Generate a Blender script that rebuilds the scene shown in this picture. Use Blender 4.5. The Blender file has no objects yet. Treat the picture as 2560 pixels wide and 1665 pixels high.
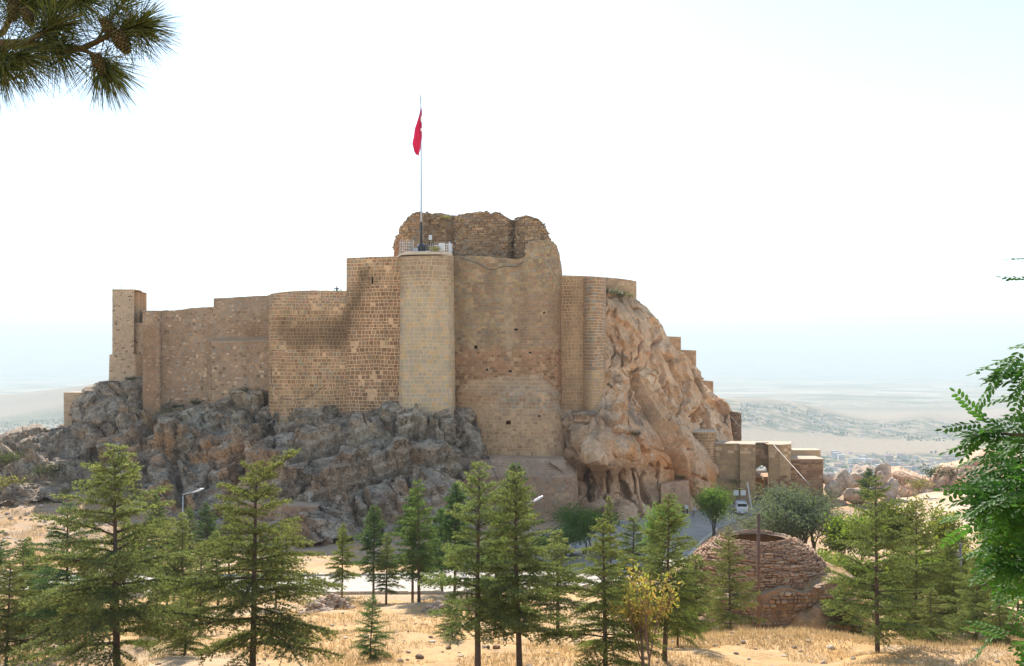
import bpy, math, random
import numpy as np
from mathutils import Matrix, Vector

# ------------------------------------------------------------------ camera, sky, sun, exposure
SC = bpy.context.scene
COL = SC.collection
CZ = 24.0                       # camera height above the datum
F = 2560.0                      # focal length in photo pixels (36 mm on a 36 mm sensor)
HZ = 900.0                      # row of the eye-level horizon in the photo
SUN_EL, SUN_AZ = 35.5, -9.0    # azimuth from +Y towards +X

cam_d = bpy.data.cameras.new('camera'); cam = bpy.data.objects.new('camera', cam_d); COL.objects.link(cam)
cam_d.sensor_width = 36; cam_d.lens = 36.0
cam_d.shift_y = (HZ - 832.5) / 2560.0
cam_d.clip_start = 0.1; cam_d.clip_end = 120000
cam.location = (0, 0, CZ); cam.rotation_euler = (math.radians(90), 0, 0)
SC.camera = cam

world = bpy.data.worlds.new('World'); SC.world = world; world.use_nodes = True
wn = world.node_tree.nodes; wl = world.node_tree.links
for n in list(wn): wn.remove(n)
w_out = wn.new('ShaderNodeOutputWorld'); w_bg = wn.new('ShaderNodeBackground'); w_sky = wn.new('ShaderNodeTexSky')
w_sky.sky_type = 'NISHITA'; w_sky.sun_disc = False
w_sky.sun_elevation = math.radians(SUN_EL); w_sky.sun_rotation = math.radians(SUN_AZ)
w_sky.altitude = 1200; w_sky.air_density = 1.0; w_sky.dust_density = 0.45; w_sky.ozone_density = 1.0
w_bg.inputs['Strength'].default_value = 0.12
wl.new(w_sky.outputs[0], w_bg.inputs[0]); wl.new(w_bg.outputs[0], w_out.inputs[0])

sun_d = bpy.data.lights.new('sun', 'SUN'); sun = bpy.data.objects.new('sun', sun_d); COL.objects.link(sun)
sun_d.energy = 4.6; sun_d.angle = math.radians(0.5); sun_d.color = (1.0, 0.95, 0.87)
_e, _a = math.radians(SUN_EL), math.radians(SUN_AZ)
SUNV = Vector((math.cos(_e) * math.sin(_a), math.cos(_e) * math.cos(_a), math.sin(_e)))
sun.rotation_euler = (-SUNV).to_track_quat('-Z', 'Y').to_euler(); sun.location = SUNV * 200

vs = SC.view_settings
vs.view_transform = 'Standard'; vs.look = 'None'; vs.gamma = 1.0; vs.use_curve_mapping = False
vs.exposure = 1.25
SC.cycles.use_denoising = True
SC.cycles.max_bounces = 6; SC.cycles.diffuse_bounces = 3; SC.cycles.transparent_max_bounces = 6
SC.cycles.volume_bounces = 0

# ------------------------------------------------------------------ helpers
RNG = np.random.default_rng(7)
R = random.Random(11)

def P(u, v, Y):
    """photo pixel at a chosen real distance -> world point"""
    return np.array([(u - 1280.0) / F * Y, Y, CZ + (HZ - v) / F * Y])

def uv_of(p):
    p = np.asarray(p, float)
    Y = np.maximum(p[..., 1], .1)
    return 1280 + p[..., 0] / Y * F, HZ - (p[..., 2] - CZ) / Y * F

def _hash(ix, iy, iz, seed):
    h = (ix.astype(np.uint32) * np.uint32(374761393) + iy.astype(np.uint32) * np.uint32(668265263)
         + iz.astype(np.uint32) * np.uint32(2147483647) + np.uint32((seed * 974634777 + 12345) & 0xffffffff))
    h = (h ^ (h >> np.uint32(13))) * np.uint32(1274126177)
    h = (h ^ (h >> np.uint32(16))) * np.uint32(2246822519)
    return ((h ^ (h >> np.uint32(15))) & np.uint32(0xffffff)).astype(np.float64) / 16777215.0

def vnoise(p, seed=0):
    i = np.floor(p).astype(np.int64); f = p - i; f = f * f * (3 - 2 * f)
    r = 0
    for dx in (0, 1):
        wx = f[:, 0] if dx else 1 - f[:, 0]
        for dy in (0, 1):
            wy = f[:, 1] if dy else 1 - f[:, 1]
            for dz in (0, 1):
                wz = f[:, 2] if dz else 1 - f[:, 2]
                r = r + wx * wy * wz * _hash(i[:, 0] + dx, i[:, 1] + dy, i[:, 2] + dz, seed)
    return r * 2 - 1

def fbm(p, octv=4, seed=0, gain=.5, lac=2.03):
    a, s, t = 1.0, 0, 0
    for k in range(octv):
        s = s + a * vnoise(p, seed + k); t += a
        p = p * lac + 3.7; a *= gain
    return s / t

def worley(p, seed=0):
    i = np.floor(p).astype(np.int64)
    f1 = np.full(len(p), 9.0); f2 = np.full(len(p), 9.0); cid = np.zeros(len(p)); off = np.zeros((len(p), 3))
    for dx in (-1, 0, 1):
        for dy in (-1, 0, 1):
            for dz in (-1, 0, 1):
                a, b, c = i[:, 0] + dx, i[:, 1] + dy, i[:, 2] + dz
                q0 = a + _hash(a, b, c, seed); q1 = b + _hash(a, b, c, seed + 1); q2 = c + _hash(a, b, c, seed + 2)
                d = np.sqrt((p[:, 0] - q0) ** 2 + (p[:, 1] - q1) ** 2 + (p[:, 2] - q2) ** 2)
                hid = _hash(a, b, c, seed + 3)
                nearer = d < f1
                f2 = np.where(nearer, f1, np.minimum(f2, d)); cid = np.where(nearer, hid, cid); f1 = np.where(nearer, d, f1)
                off[nearer] = np.stack([p[:, 0] - q0, p[:, 1] - q1, p[:, 2] - q2], 1)[nearer]
    return f1, f2, cid, off

def sstep(a, b, x):
    t = np.clip((x - a) / (b - a), 0, 1); return t * t * (3 - 2 * t)

def mesh_np(name, V, faces, smooth=False, col=None, mat=None):
    """V (N,3); faces: list of int arrays (M,k)"""
    V = np.ascontiguousarray(V, np.float32)
    if isinstance(faces, np.ndarray): faces = [faces]
    me = bpy.data.meshes.new(name)
    me.vertices.add(len(V)); me.vertices.foreach_set('co', V.ravel())
    idx = np.concatenate([f.ravel() for f in faces]).astype(np.int32)
    tot = np.concatenate([np.full(len(f), f.shape[1]) for f in faces]).astype(np.int32)
    st = np.concatenate([[0], np.cumsum(tot)[:-1]]).astype(np.int32)
    me.loops.add(len(idx)); me.loops.foreach_set('vertex_index', idx)
    me.polygons.add(len(tot)); me.polygons.foreach_set('loop_start', st)
    try: me.polygons.foreach_set('loop_total', tot)
    except Exception: pass
    me.polygons.foreach_set('use_smooth', np.full(len(tot), smooth))
    if col is not None:
        col = np.asarray(col, np.float32)
        if col.ndim == 1: col = np.tile(col, (len(V), 1))
        c4 = np.ones((len(V), 4), np.float32); c4[:, :3] = col
        at = me.color_attributes.new('Col', 'FLOAT_COLOR', 'POINT'); at.data.foreach_set('color', c4.ravel())
    if mat is not None: me.materials.append(mat)
    me.update(calc_edges=True)
    me.validate()
    return me

def link(name, me, parent=None, M=None, color=(0, 0, 0, 1)):
    o = bpy.data.objects.new(name, me); COL.objects.link(o); o.color = color
    if parent is not None:
        o.parent = parent; o.matrix_parent_inverse = Matrix.Translation(-root_loc(parent))
    if M is not None: o.matrix_basis = M
    return o

def root_loc(o):
    return Vector(o.get('_loc', (0, 0, 0)))

_things = []
def tag(o, label, cat, group=None):
    o['label'] = label; o['category'] = cat
    if group: o['group'] = group
    return o

def thing(name, label, cat, loc=(0, 0, 0), group=None):
    o = bpy.data.objects.new(name, None); COL.objects.link(o)
    o.location = Vector([float(a) for a in loc]); o['_loc'] = [float(a) for a in loc]; o.empty_display_size = .5
    _things.append(o)
    return tag(o, label, cat, group)

def structure(name, me, label=None):
    o = link(name, me); o['kind'] = 'structure'
    if label: o['label'] = label
    return o

class MB:
    """collects simple solids into one mesh"""
    def __init__(s): s.v = []; s.f = []; s.c = []; s.n = 0
    def add(s, v, f, c=None):
        v = np.asarray(v, float).reshape(-1, 3)
        s.v.append(v); s.f += [[i + s.n for i in q] for q in f]; s.n += len(v)
        s.c.append(np.tile(np.asarray(c if c is not None else (.5, .5, .5), float), (len(v), 1)))
    def box(s, c, size, R3=None, col=None):
        h = np.array(size, float) / 2
        v = np.array([[x, y, z] for x in (-1, 1) for y in (-1, 1) for z in (-1, 1)], float) * h
        if R3 is not None: v = v @ np.asarray(R3).T
        s.add(v + np.asarray(c, float), [(0, 1, 3, 2), (4, 6, 7, 5), (0, 4, 5, 1), (2, 3, 7, 6), (0, 2, 6, 4), (1, 5, 7, 3)], col)
    def tube(s, pts, rad, n=6, col=None, cap=True):
        pts = np.asarray(pts, float); m = len(pts); rad = np.broadcast_to(np.asarray(rad, float), (m,))
        vs_ = []; ref = np.array([.31, .2, .93])
        for i in range(m):
            t = pts[min(i + 1, m - 1)] - pts[max(i - 1, 0)]; t = t / (np.linalg.norm(t) + 1e-9)
            a = np.cross(t, ref); 
            if np.linalg.norm(a) < .2: a = np.cross(t, [1, 0, 0])
            a /= np.linalg.norm(a); b = np.cross(t, a)
            for k in range(n):
                th = 2 * math.pi * k / n; vs_.append(pts[i] + rad[i] * (math.cos(th) * a + math.sin(th) * b))
        f = [(i * n + k, i * n + (k + 1) % n, (i + 1) * n + (k + 1) % n, (i + 1) * n + k) for i in range(m - 1) for k in range(n)]
        if cap: f += [tuple(range(n))[::-1], tuple((m - 1) * n + k for k in range(n))]
        s.add(vs_, f, col)
    def prism(s, prof, axis0, axis1, origin, ext, col=None):
        """profile (k,2) in axis0/axis1, extruded by vector ext"""
        prof = np.asarray(prof, float); a0 = np.asarray(axis0, float); a1 = np.asarray(axis1, float); o = np.asarray(origin, float)
        b = o + prof[:, :1] * a0 + prof[:, 1:] * a1; t = b + np.asarray(ext, float); k = len(prof)
        s.add(np.vstack([b, t]), [tuple(range(k))[::-1], tuple(range(k, 2 * k))] + [(i, (i + 1) % k, k + (i + 1) % k, k + i) for i in range(k)], col)
    def lathe(s, prof, c, n=16, col=None):
        prof = np.asarray(prof, float); m = len(prof); v = []
        for r, z in prof:
            for k in range(n):
                th = 2 * math.pi * k / n; v.append([c[0] + r * math.cos(th), c[1] + r * math.sin(th), c[2] + z])
        s.add(v, [(i * n + k, i * n + (k + 1) % n, (i + 1) * n + (k + 1) % n, (i + 1) * n + k) for i in range(m - 1) for k in range(n)]
              + [tuple(range(n))[::-1], tuple((m - 1) * n + k for k in range(n))], col)
    def mesh(s, name, mat=None, smooth=False, attr=True):
        me = bpy.data.meshes.new(name)
        V = np.vstack(s.v)
        me.from_pydata(V.tolist(), [], s.f)
        if attr:
            c4 = np.ones((len(V), 4), np.float32); c4[:, :3] = np.vstack(s.c)
            at = me.color_attributes.new('Col', 'FLOAT_COLOR', 'POINT'); at.data.foreach_set('color', c4.ravel())
        if smooth: me.polygons.foreach_set('use_smooth', np.full(len(me.polygons), True))
        if mat: me.materials.append(mat)
        me.update()
        return me
    def build(s, name, mat, parent=None, smooth=False):
        return link(name, s.mesh(name, mat, smooth), parent)

# ------------------------------------------------------------------ materials
def new_mat(name):
    m = bpy.data.materials.new(name); m.use_nodes = True
    nt = m.node_tree
    for n in list(nt.nodes): nt.nodes.remove(n)
    return m, nt, nt.nodes.new('ShaderNodeOutputMaterial')

def nd(nt, t, **kw):
    n = nt.nodes.new(t)
    for k, v in kw.items():
        if k.startswith('i_'): n.inputs[k[2:].replace('_', ' ')].default_value = v
        else: setattr(n, k, v)
    return n

def noise(nt, scale, detail=5, rough=.6, vec=None):
    n = nd(nt, 'ShaderNodeTexNoise'); n.inputs['Scale'].default_value = scale; n.inputs['Detail'].default_value = detail
    n.inputs['Roughness'].default_value = rough
    if vec is not None: nt.links.new(vec, n.inputs['Vector'])
    return n.outputs['Fac']

def maprange(nt, src, a, b, c, d):
    n = nd(nt, 'ShaderNodeMapRange'); nt.links.new(src, n.inputs[0])
    for k, v in zip((1, 2, 3, 4), (a, b, c, d)): n.inputs[k].default_value = v
    return n.outputs[0]

def mul_col(nt, c, f):
    n = nd(nt, 'ShaderNodeVectorMath', operation='SCALE'); nt.links.new(c, n.inputs[0]); nt.links.new(f, n.inputs['Scale'])
    return n.outputs[0]

def mixc(nt, f, a, b):
    n = nd(nt, 'ShaderNodeMix', data_type='RGBA')
    nt.links.new(f, n.inputs[0])
    for i, x in ((6, a), (7, b)):
        if isinstance(x, (tuple, list)): n.inputs[i].default_value = (*x[:3], 1)
        else: nt.links.new(x, n.inputs[i])
    return n.outputs[2]

def attr_mat(name, rough=.9, var=((.9, 4, .22), (9, 4, .18)), bump=((6, .05), (40, .012)), spec=.25, obj_random=0, tints=(), warm=None):
    """colour = object colour + 'Col' attribute, varied by noise, with relief"""
    m, nt, out = new_mat(name)
    bs = nd(nt, 'ShaderNodeBsdfPrincipled'); nt.links.new(bs.outputs[0], out.inputs[0])
    bs.inputs['Roughness'].default_value = rough; bs.inputs['Specular IOR Level'].default_value = spec
    at = nd(nt, 'ShaderNodeAttribute', attribute_name='Col'); oi = nd(nt, 'ShaderNodeObjectInfo')
    ad = nd(nt, 'ShaderNodeVectorMath', operation='ADD'); nt.links.new(at.outputs['Color'], ad.inputs[0]); nt.links.new(oi.outputs['Color'], ad.inputs[1])
    c = ad.outputs[0]
    geo = nd(nt, 'ShaderNodeNewGeometry'); pos = geo.outputs['Position']
    for sc, colr, lo, hi, amt in tints:
        f = maprange(nt, noise(nt, sc, 6, .65, pos), lo, hi, 0, amt); c = mixc(nt, f, c, colr)
    for sc, det, amt in var:
        f = maprange(nt, noise(nt, sc, det, .65, pos), .25, .75, 1 - amt, 1 + amt); c = mul_col(nt, c, f)
    if obj_random:
        c = mul_col(nt, c, maprange(nt, oi.outputs['Random'], 0, 1, 1 - obj_random, 1 + obj_random))
    if warm:
        wm = nd(nt, 'ShaderNodeVectorMath', operation='MULTIPLY'); nt.links.new(c, wm.inputs[0]); wm.inputs[1].default_value = warm; c = wm.outputs[0]
    nt.links.new(c, bs.inputs['Base Color'])
    prev = None
    for sc, dist in bump:
        b = nd(nt, 'ShaderNodeBump'); b.inputs['Distance'].default_value = dist; b.inputs['Strength'].default_value = 1
        nt.links.new(noise(nt, sc, 5, .65, pos), b.inputs['Height'])
        if prev is not None: nt.links.new(prev, b.inputs['Normal'])
        prev = b.outputs[0]
    if prev is not None: nt.links.new(prev, bs.inputs['Normal'])
    return m

def plain_mat(name, col, rough=.6, metal=0, spec=.4, var=.08, scale=6):
    m, nt, out = new_mat(name)
    bs = nd(nt, 'ShaderNodeBsdfPrincipled'); nt.links.new(bs.outputs[0], out.inputs[0])
    bs.inputs['Roughness'].default_value = rough; bs.inputs['Metallic'].default_value = metal; bs.inputs['Specular IOR Level'].default_value = spec
    geo = nd(nt, 'ShaderNodeNewGeometry')
    rgb = nd(nt, 'ShaderNodeRGB'); rgb.outputs[0].default_value = (*col, 1)
    nt.links.new(mul_col(nt, rgb.outputs[0], maprange(nt, noise(nt, scale, 4, .6, geo.outputs['Position']), .25, .75, 1 - var, 1 + var)), bs.inputs['Base Color'])
    return m

def leaf_mat(name, trans=.4, var=.3, gloss=.0, tm=(1.15, 1.3, .7)):
    m, nt, out = new_mat(name)
    at = nd(nt, 'ShaderNodeAttribute', attribute_name='Col'); oi = nd(nt, 'ShaderNodeObjectInfo')
    ad = nd(nt, 'ShaderNodeVectorMath', operation='ADD'); nt.links.new(at.outputs['Color'], ad.inputs[0]); nt.links.new(oi.outputs['Color'], ad.inputs[1])
    geo = nd(nt, 'ShaderNodeNewGeometry')
    c = mul_col(nt, ad.outputs[0], maprange(nt, noise(nt, 2.2, 4, .6, geo.outputs['Position']), .25, .75, 1 - var, 1 + var))
    c = mul_col(nt, c, maprange(nt, oi.outputs['Random'], 0, 1, .85, 1.15))
    d = nd(nt, 'ShaderNodeBsdfPrincipled'); d.inputs['Roughness'].default_value = .55 if gloss else .75; d.inputs['Specular IOR Level'].default_value = .14 if gloss else .12
    nt.links.new(c, d.inputs['Base Color'])
    t = nd(nt, 'ShaderNodeBsdfTranslucent')
    tc = nd(nt, 'ShaderNodeVectorMath', operation='MULTIPLY'); nt.links.new(c, tc.inputs[0]); tc.inputs[1].default_value = tm
    nt.links.new(tc.outputs[0], t.inputs[0])
    mx = nd(nt, 'ShaderNodeMixShader'); mx.inputs[0].default_value = trans
    nt.links.new(d.outputs[0], mx.inputs[1]); nt.links.new(t.outputs[0], mx.inputs[2]); nt.links.new(mx.outputs[0], out.inputs[0])
    return m

W_ = (1.2, 1.0, .80)       # warm tint put into the stone colours to offset the blue skylight
M_STONE = attr_mat('masonry', var=((.5, 5, .2), (5, 4, .16)), tints=((.45, (.26, .20, .14), .5, .75, .45),), warm=W_)
M_STONE_CLEAN = attr_mat('clean_masonry', var=((.6, 4, .12), (8, 4, .12)), bump=((7, .03),), warm=(1.12, 1.0, .86))
M_ROCK = attr_mat('rock', .93, var=((.3, 6, .3), (1.5, 6, .35), (6, 5, .3)), bump=((1.6, .3), (5, .15), (16, .05)),
                  tints=((.45, (.15, .12, .098), .50, .58, .62), (.33, (.58, .53, .45), .54, .63, .6), (.4, (.50, .31, .17), .57, .68, .65), (2.4, (.055, .047, .04), .555, .62, .7), (3.2, (.82, .76, .66), .59, .65, .55)), warm=(1.03, .93, .81))
M_CLIFF = attr_mat('cliff_rock', .93, var=((.3, 6, .2), (1.6, 6, .25), (6, 5, .3)), bump=((1.4, .25), (5, .15), (16, .06)),
                   tints=((.6, (.24, .185, .14), .60, .74, .4), (.8, (.60, .33, .15), .55, .72, .5), (2.4, (.66, .54, .42), .58, .72, .45), (2.6, (.09, .07, .055), .62, .67, .6), (.3, (.78, .64, .48), .52, .64, .35)), warm=(1.2, 1.03, .87))
M_SOIL = attr_mat('dry_soil', .97, var=((.25, 5, .2), (3, 6, .22), (20, 4, .28)), bump=((4, .08), (30, .03)),
                  tints=((.3, (.58, .36, .13), .47, .66, .7), (1.3, (.66, .55, .40), .55, .75, .6), (6, (.25, .19, .13), .60, .72, .5)), warm=(1.08, .93, .78))
M_LOOSE = attr_mat('loose_stone', .92, var=((3, 4, .2), (18, 4, .2)), bump=((12, .03),), obj_random=.2, warm=(1.06, .95, .84))
M_PAINT = attr_mat('painted', .5, var=((3, 3, .06),), bump=(), spec=.4)
M_BARK = attr_mat('bark', .95, var=((7, 5, .35),), bump=((25, .02),), spec=.1)
M_NEEDLE = leaf_mat('cedar_needles', .48, .3, 0, (1.22, 1.32, .72))
M_LEAF = leaf_mat('leaf', .45, .2)
M_LEAFG = leaf_mat('glossy_leaf', .5, .15, 1)
M_GRASS = leaf_mat('dry_grass', .3, .2, 0, (1.05, 1, .9))

# ------------------------------------------------------------------ the ground
_g = [  # (u, v, Y) visible ground points read off the photograph, or (x, y, z-CZ) with a leading 'w'
    (-200, 1690, 31), (400, 1690, 31), (900, 1690, 31), (1400, 1690, 31), (2000, 1690, 31), (2700, 1690, 31),
    (-200, 1615, 38), (400, 1612, 38), (900, 1605, 39), (1400, 1600, 40), (2000, 1592, 41), (2700, 1600, 41),
    (-200, 1570, 50), (300, 1560, 52), (800, 1560, 50), (1050, 1556, 50), (1300, 1560, 50),
    (1600, 1630, 51), (2000, 1640, 52), (2400, 1620, 52), (2800, 1600, 55),
    (0, 1525, 62), (450, 1522, 62), (800, 1515, 61), (1050, 1512, 62), (1300, 1512, 63), (1600, 1590, 62), (1900, 1610, 62), (2300, 1560, 64),
    (0, 1488, 71), (450, 1490, 71), (850, 1486, 71), (1150, 1488, 71), (1400, 1480, 74), (1700, 1500, 76), (2100, 1500, 78),
    (0, 1440, 84), (500, 1440, 84), (1000, 1438, 84), (1250, 1440, 86), (1480, 1400, 98), (1800, 1420, 94), (2200, 1420, 95),
    (0, 1345, 102), (150, 1300, 112), (100, 1245, 124), (250, 1235, 124), (-250, 1330, 105), (-200, 1250, 124), (0, 1225, 128),
    (420, 1360, 106), (600, 1375, 105), (780, 1360, 108), (1000, 1350, 110), (1250, 1320, 118), (1440, 1325, 116),
    (1600, 1338, 119), (1740, 1306, 134), (1640, 1285, 137), (1880, 1274, 146), (1960, 1290, 140), (1480, 1300, 130),
    (2100, 1330, 122), (2400, 1290, 130), (2250, 1255, 142), (2400, 1235, 150), (2700, 1300, 130), (1800, 1245, 155), (1900, 1243, 158), (2050, 1250, 155),
    (300, 1260, 150), (800, 1260, 150), (1300, 1260, 150), (1300, 1200, 185), (500, 1200, 185), (2000, 1215, 175), (2400, 1215, 180), (-100, 1200, 160),
]
_c = np.array([P(*g) for g in _g])
_w = np.array([(x, y, CZ + z) for x, y, z in [(-30, -8, -1.2), (0, -8, -1.2), (30, -8, -1.2), (0, 2, -1.75), (-20, 2, -1.8), (20, 2, -1.8), (0, 10, -4.2), (-20, 12, -4.6), (20, 12, -4.6),
      (0, 20, -6.9), (-25, 20, -6.9), (25, 20, -6.9), (-70, 60, -15), (-80, 110, -17), (90, 60, -16), (110, 110, -20), (-90, 160, -22), (120, 160, -22), (-60, 30, -9), (60, 30, -9)]])
_c = np.vstack([_c, _w])
def _rbf_fit(X, z):
    d = np.linalg.norm(X[:, None] - X[None], axis=2); n = len(X)
    A = np.zeros((n + 3, n + 3)); A[:n, :n] = d + np.eye(n) * 0.15; A[:n, n] = 1; A[:n, n + 1:] = X; A[n, :n] = 1; A[n + 1:, :n] = X.T
    return np.linalg.solve(A, np.concatenate([z, [0, 0, 0]]))
_gw = _rbf_fit(_c[:, :2], _c[:, 2])
def rbf_eval(X, C, w):
    X = np.atleast_2d(X); out = np.empty(len(X)); n = len(C)
    for i in range(0, len(X), 20000):
        x = X[i:i + 20000]
        out[i:i + 20000] = np.linalg.norm(x[:, None] - C[None], axis=2) @ w[:n] + w[n] + x @ w[n + 1:]
    return out

_road = np.array([[(u - 1280) / F * Y, Y, hw] for u, Y, hw in [(-500, 82, 6), (0, 79, 6), (400, 78, 6), (800, 77.5, 6), (1080, 78, 6.3), (1250, 82, 7), (1400, 92, 8.5), (1500, 104, 9), (1590, 117, 7.5), (1690, 130, 5.5), (1790, 140, 4), (1870, 147.5, 3.2), (1902, 153, 2.2), (1905, 160, 2.2), (1912, 172, 2.5)]])
def _smooth_line(A, n=160, it=3):
    s = np.concatenate([[0], np.cumsum(np.linalg.norm(np.diff(A[:, :2], axis=0), axis=1))]); t = np.linspace(0, s[-1], n)
    B = np.stack([np.interp(t, s, A[:, k]) for k in range(A.shape[1])], 1)
    for _ in range(it * 4):
        B[1:-1] = .25 * B[:-2] + .5 * B[1:-1] + .25 * B[2:]
    return B
ROAD = _smooth_line(_road, 220)
def road_dist(x, y):
    out = np.empty(len(x))
    for i in range(0, len(x), 20000):
        d = np.hypot(x[i:i + 20000, None] - ROAD[None, :, 0], y[i:i + 20000, None] - ROAD[None, :, 1]) - ROAD[None, :, 2]
        out[i:i + 20000] = d.min(1)
    return out
def ground_z(x, y):
    x = np.atleast_1d(np.asarray(x, float)); y = np.atleast_1d(np.asarray(y, float))
    z = rbf_eval(np.stack([x, y], 1), _c[:, :2], _gw)
    m = sstep(.3, 4, road_dist(x, y))
    p = np.stack([x, y, np.zeros_like(x)], 1)
    return z + m * (fbm(p / 5.0, 4, 31) * .55 + fbm(p / 1.1, 3, 41) * .13) - (1 - m) * .05
def gz(x, y): return float(ground_z([x], [y])[0])
def G(u, Y):
    x = (u - 1280) / F * Y; return np.array([x, Y, gz(x, Y)])

ax = np.concatenate([np.arange(-95, -45, 1.0), np.arange(-45, 60, .42), np.arange(60, 125, 1.0)])
ay = np.concatenate([np.arange(-12, 26, 1.2), np.arange(26, 72, .3), np.arange(72, 165, .6), np.arange(165, 200, 2)])
gx, gy = np.meshgrid(ax, ay); NX, NY = len(ax), len(ay)
gzv = ground_z(gx.ravel(), gy.ravel())
def grid_faces(ny, nx):
    i = np.arange(ny - 1)[:, None] * nx + np.arange(nx - 1)[None]
    return np.stack([i, i + 1, i + 1 + nx, i + nx], -1).reshape(-1, 4)
_pv = np.stack([gx.ravel(), gy.ravel(), gzv], 1)
gcol = np.tile([.52, .37, .20], (len(_pv), 1))
_n = fbm(_pv / np.array([7, 7, 7]), 4, 77)[:, None]
gcol = np.where(_n > .12, gcol * 0 + [.50, .40, .28], gcol)
_far = sstep(80, 105, _pv[:, 1])[:, None]; gcol = gcol * (1 - _far) + np.array([.40, .32, .24]) * _far
_up, _vp = uv_of(_pv)
_white = (sstep(2150, 2260, _up) * sstep(100, 125, _pv[:, 1]))[:, None]; gcol = gcol * (1 - _white) + np.array([.62, .52, .42]) * _white
structure('ground', mesh_np('ground', _pv, grid_faces(NY, NX), True, gcol, M_SOIL), 'dry stony ground with straw coloured grass')

# the pale paved road and its kerbs
def m_road():
    m, nt, out = new_mat('pale_paving')
    bs = nd(nt, 'ShaderNodeBsdfPrincipled'); nt.links.new(bs.outputs[0], out.inputs[0]); bs.inputs['Roughness'].default_value = .85
    geo = nd(nt, 'ShaderNodeNewGeometry')
    br = nd(nt, 'ShaderNodeTexBrick'); br.inputs['Scale'].default_value = 2.2; br.inputs['Color1'].default_value = (.52, .44, .35, 1); br.inputs['Color2'].default_value = (.38, .32, .25, 1)
    br.inputs['Mortar'].default_value = (.30, .27, .23, 1); br.inputs['Mortar Size'].default_value = .03; nt.links.new(geo.outputs['Position'], br.inputs['Vector'])
    c = mul_col(nt, br.outputs[0], maprange(nt, noise(nt, .5, 5, .6, geo.outputs['Position']), .25, .75, .8, 1.15)); nt.links.new(c, bs.inputs['Base Color'])
    b = nd(nt, 'ShaderNodeBump'); b.inputs['Distance'].default_value = .03; nt.links.new(noise(nt, 8, 4, .6, geo.outputs['Position']), b.inputs['Height']); nt.links.new(b.outputs[0], bs.inputs['Normal'])
    return m
_t = np.gradient(ROAD[:, :2], axis=0); _t /= np.linalg.norm(_t, axis=1)[:, None]; _nn = np.stack([-_t[:, 1], _t[:, 0]], 1)
_k = np.linspace(-1, 1, 15)
_rx = ROAD[:, 0, None] + _nn[:, 0, None] * ROAD[:, 2, None] * _k; _ry = ROAD[:, 1, None] + _nn[:, 1, None] * ROAD[:, 2, None] * _k
_rz = ground_z(_rx.ravel(), _ry.ravel()) + .07
structure('road', mesh_np('road', np.stack([_rx.ravel(), _ry.ravel(), _rz], 1), grid_faces(len(ROAD), 15), True, None, m_road()), 'pale paved road below the castle rock')
for side, lab in ((1, 'pale kerb on the far edge of the road'), (-1, 'pale kerb on the near edge of the road')):
    mb = MB()
    for i in range(0, 150, 2):
        a = ROAD[i, :2] + _nn[i] * (ROAD[i, 2] + .1) * side; b = ROAD[i + 2, :2] + _nn[i + 2] * (ROAD[i + 2, 2] + .1) * side
        c = (a + b) / 2; d = b - a; L = np.linalg.norm(d); d /= L
        R3 = np.array([[d[0], -d[1], 0], [d[1], d[0], 0], [0, 0, 1]])
        mb.box((c[0], c[1], gz(c[0], c[1]) + .08), (L - .03, .2, .3), R3, (.55, .52, .47))
    o = mb.build('kerb', M_LOOSE); o['kind'] = 'structure'; o['label'] = lab

# ------------------------------------------------------------------ far country: plain, hills, mountains
_far_mat, nt, out = new_mat('far_country')
bs = nd(nt, 'ShaderNodeBsdfPrincipled'); nt.links.new(bs.outputs[0], out.inputs[0]); bs.inputs['Roughness'].default_value = 1; bs.inputs['Specular IOR Level'].default_value = 0
geo = nd(nt, 'ShaderNodeNewGeometry'); pos = geo.outputs['Position']
at = nd(nt, 'ShaderNodeAttribute', attribute_name='Col')
vo = nd(nt, 'ShaderNodeTexVoronoi'); vo.inputs['Scale'].default_value = 1.0
mp = nd(nt, 'ShaderNodeMapping'); mp.inputs['Scale'].default_value = (1 / 420., 1 / 330., 0); nt.links.new(pos, mp.inputs[0]); nt.links.new(mp.outputs[0], vo.inputs['Vector'])
sep = nd(nt, 'ShaderNodeSeparateColor'); nt.links.new(vo.outputs['Color'], sep.inputs[0])
rmp = nd(nt, 'ShaderNodeValToRGB'); rmp.color_ramp.interpolation = 'CONSTANT'
els = rmp.color_ramp.elements
els[0].position = 0; els[0].color = (.36, .27, .17, 1)
els[1].position = .22; els[1].color = (.05, .085, .04, 1)
for p_, c_ in ((.36, (.55, .45, .32)), (.55, (.09, .12, .05)), (.68, (.42, .33, .22)), (.85, (.66, .60, .50))):
    e = els.new(p_); e.color = (*c_, 1)
nt.links.new(sep.outputs[0], rmp.inputs[0])
sepA = nd(nt, 'ShaderNodeSeparateColor'); nt.links.new(at.outputs['Color'], sepA.inputs[0])       # R: fields, G: groves
c = mixc(nt, sepA.outputs[0], (.37, .275, .19), rmp.outputs[0])
gsc = nd(nt, 'ShaderNodeMapping'); gsc.inputs['Scale'].default_value = (1 / 60., 1 / 90., 0); nt.links.new(pos, gsc.inputs[0])
gn = maprange(nt, noise(nt, 1, 6, .7, gsc.outputs[0]), .44, .54, 0, 1)
gm = nd(nt, 'ShaderNodeMath', operation='MULTIPLY'); nt.links.new(gn, gm.inputs[0]); nt.links.new(sepA.outputs[1], gm.inputs[1])
c = mixc(nt, gm.outputs[0], c, (.05, .075, .04))
hs = nd(nt, 'ShaderNodeMapping'); hs.inputs['Scale'].default_value = (1 / 14., 1 / 30., 0); nt.links.new(pos, hs.inputs[0])
c = mul_col(nt, c, maprange(nt, noise(nt, 1, 5, .65, hs.outputs[0]), .3, .7, .8, 1.25))
nt.links.new(c, bs.inputs['Base Color'])

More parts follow.
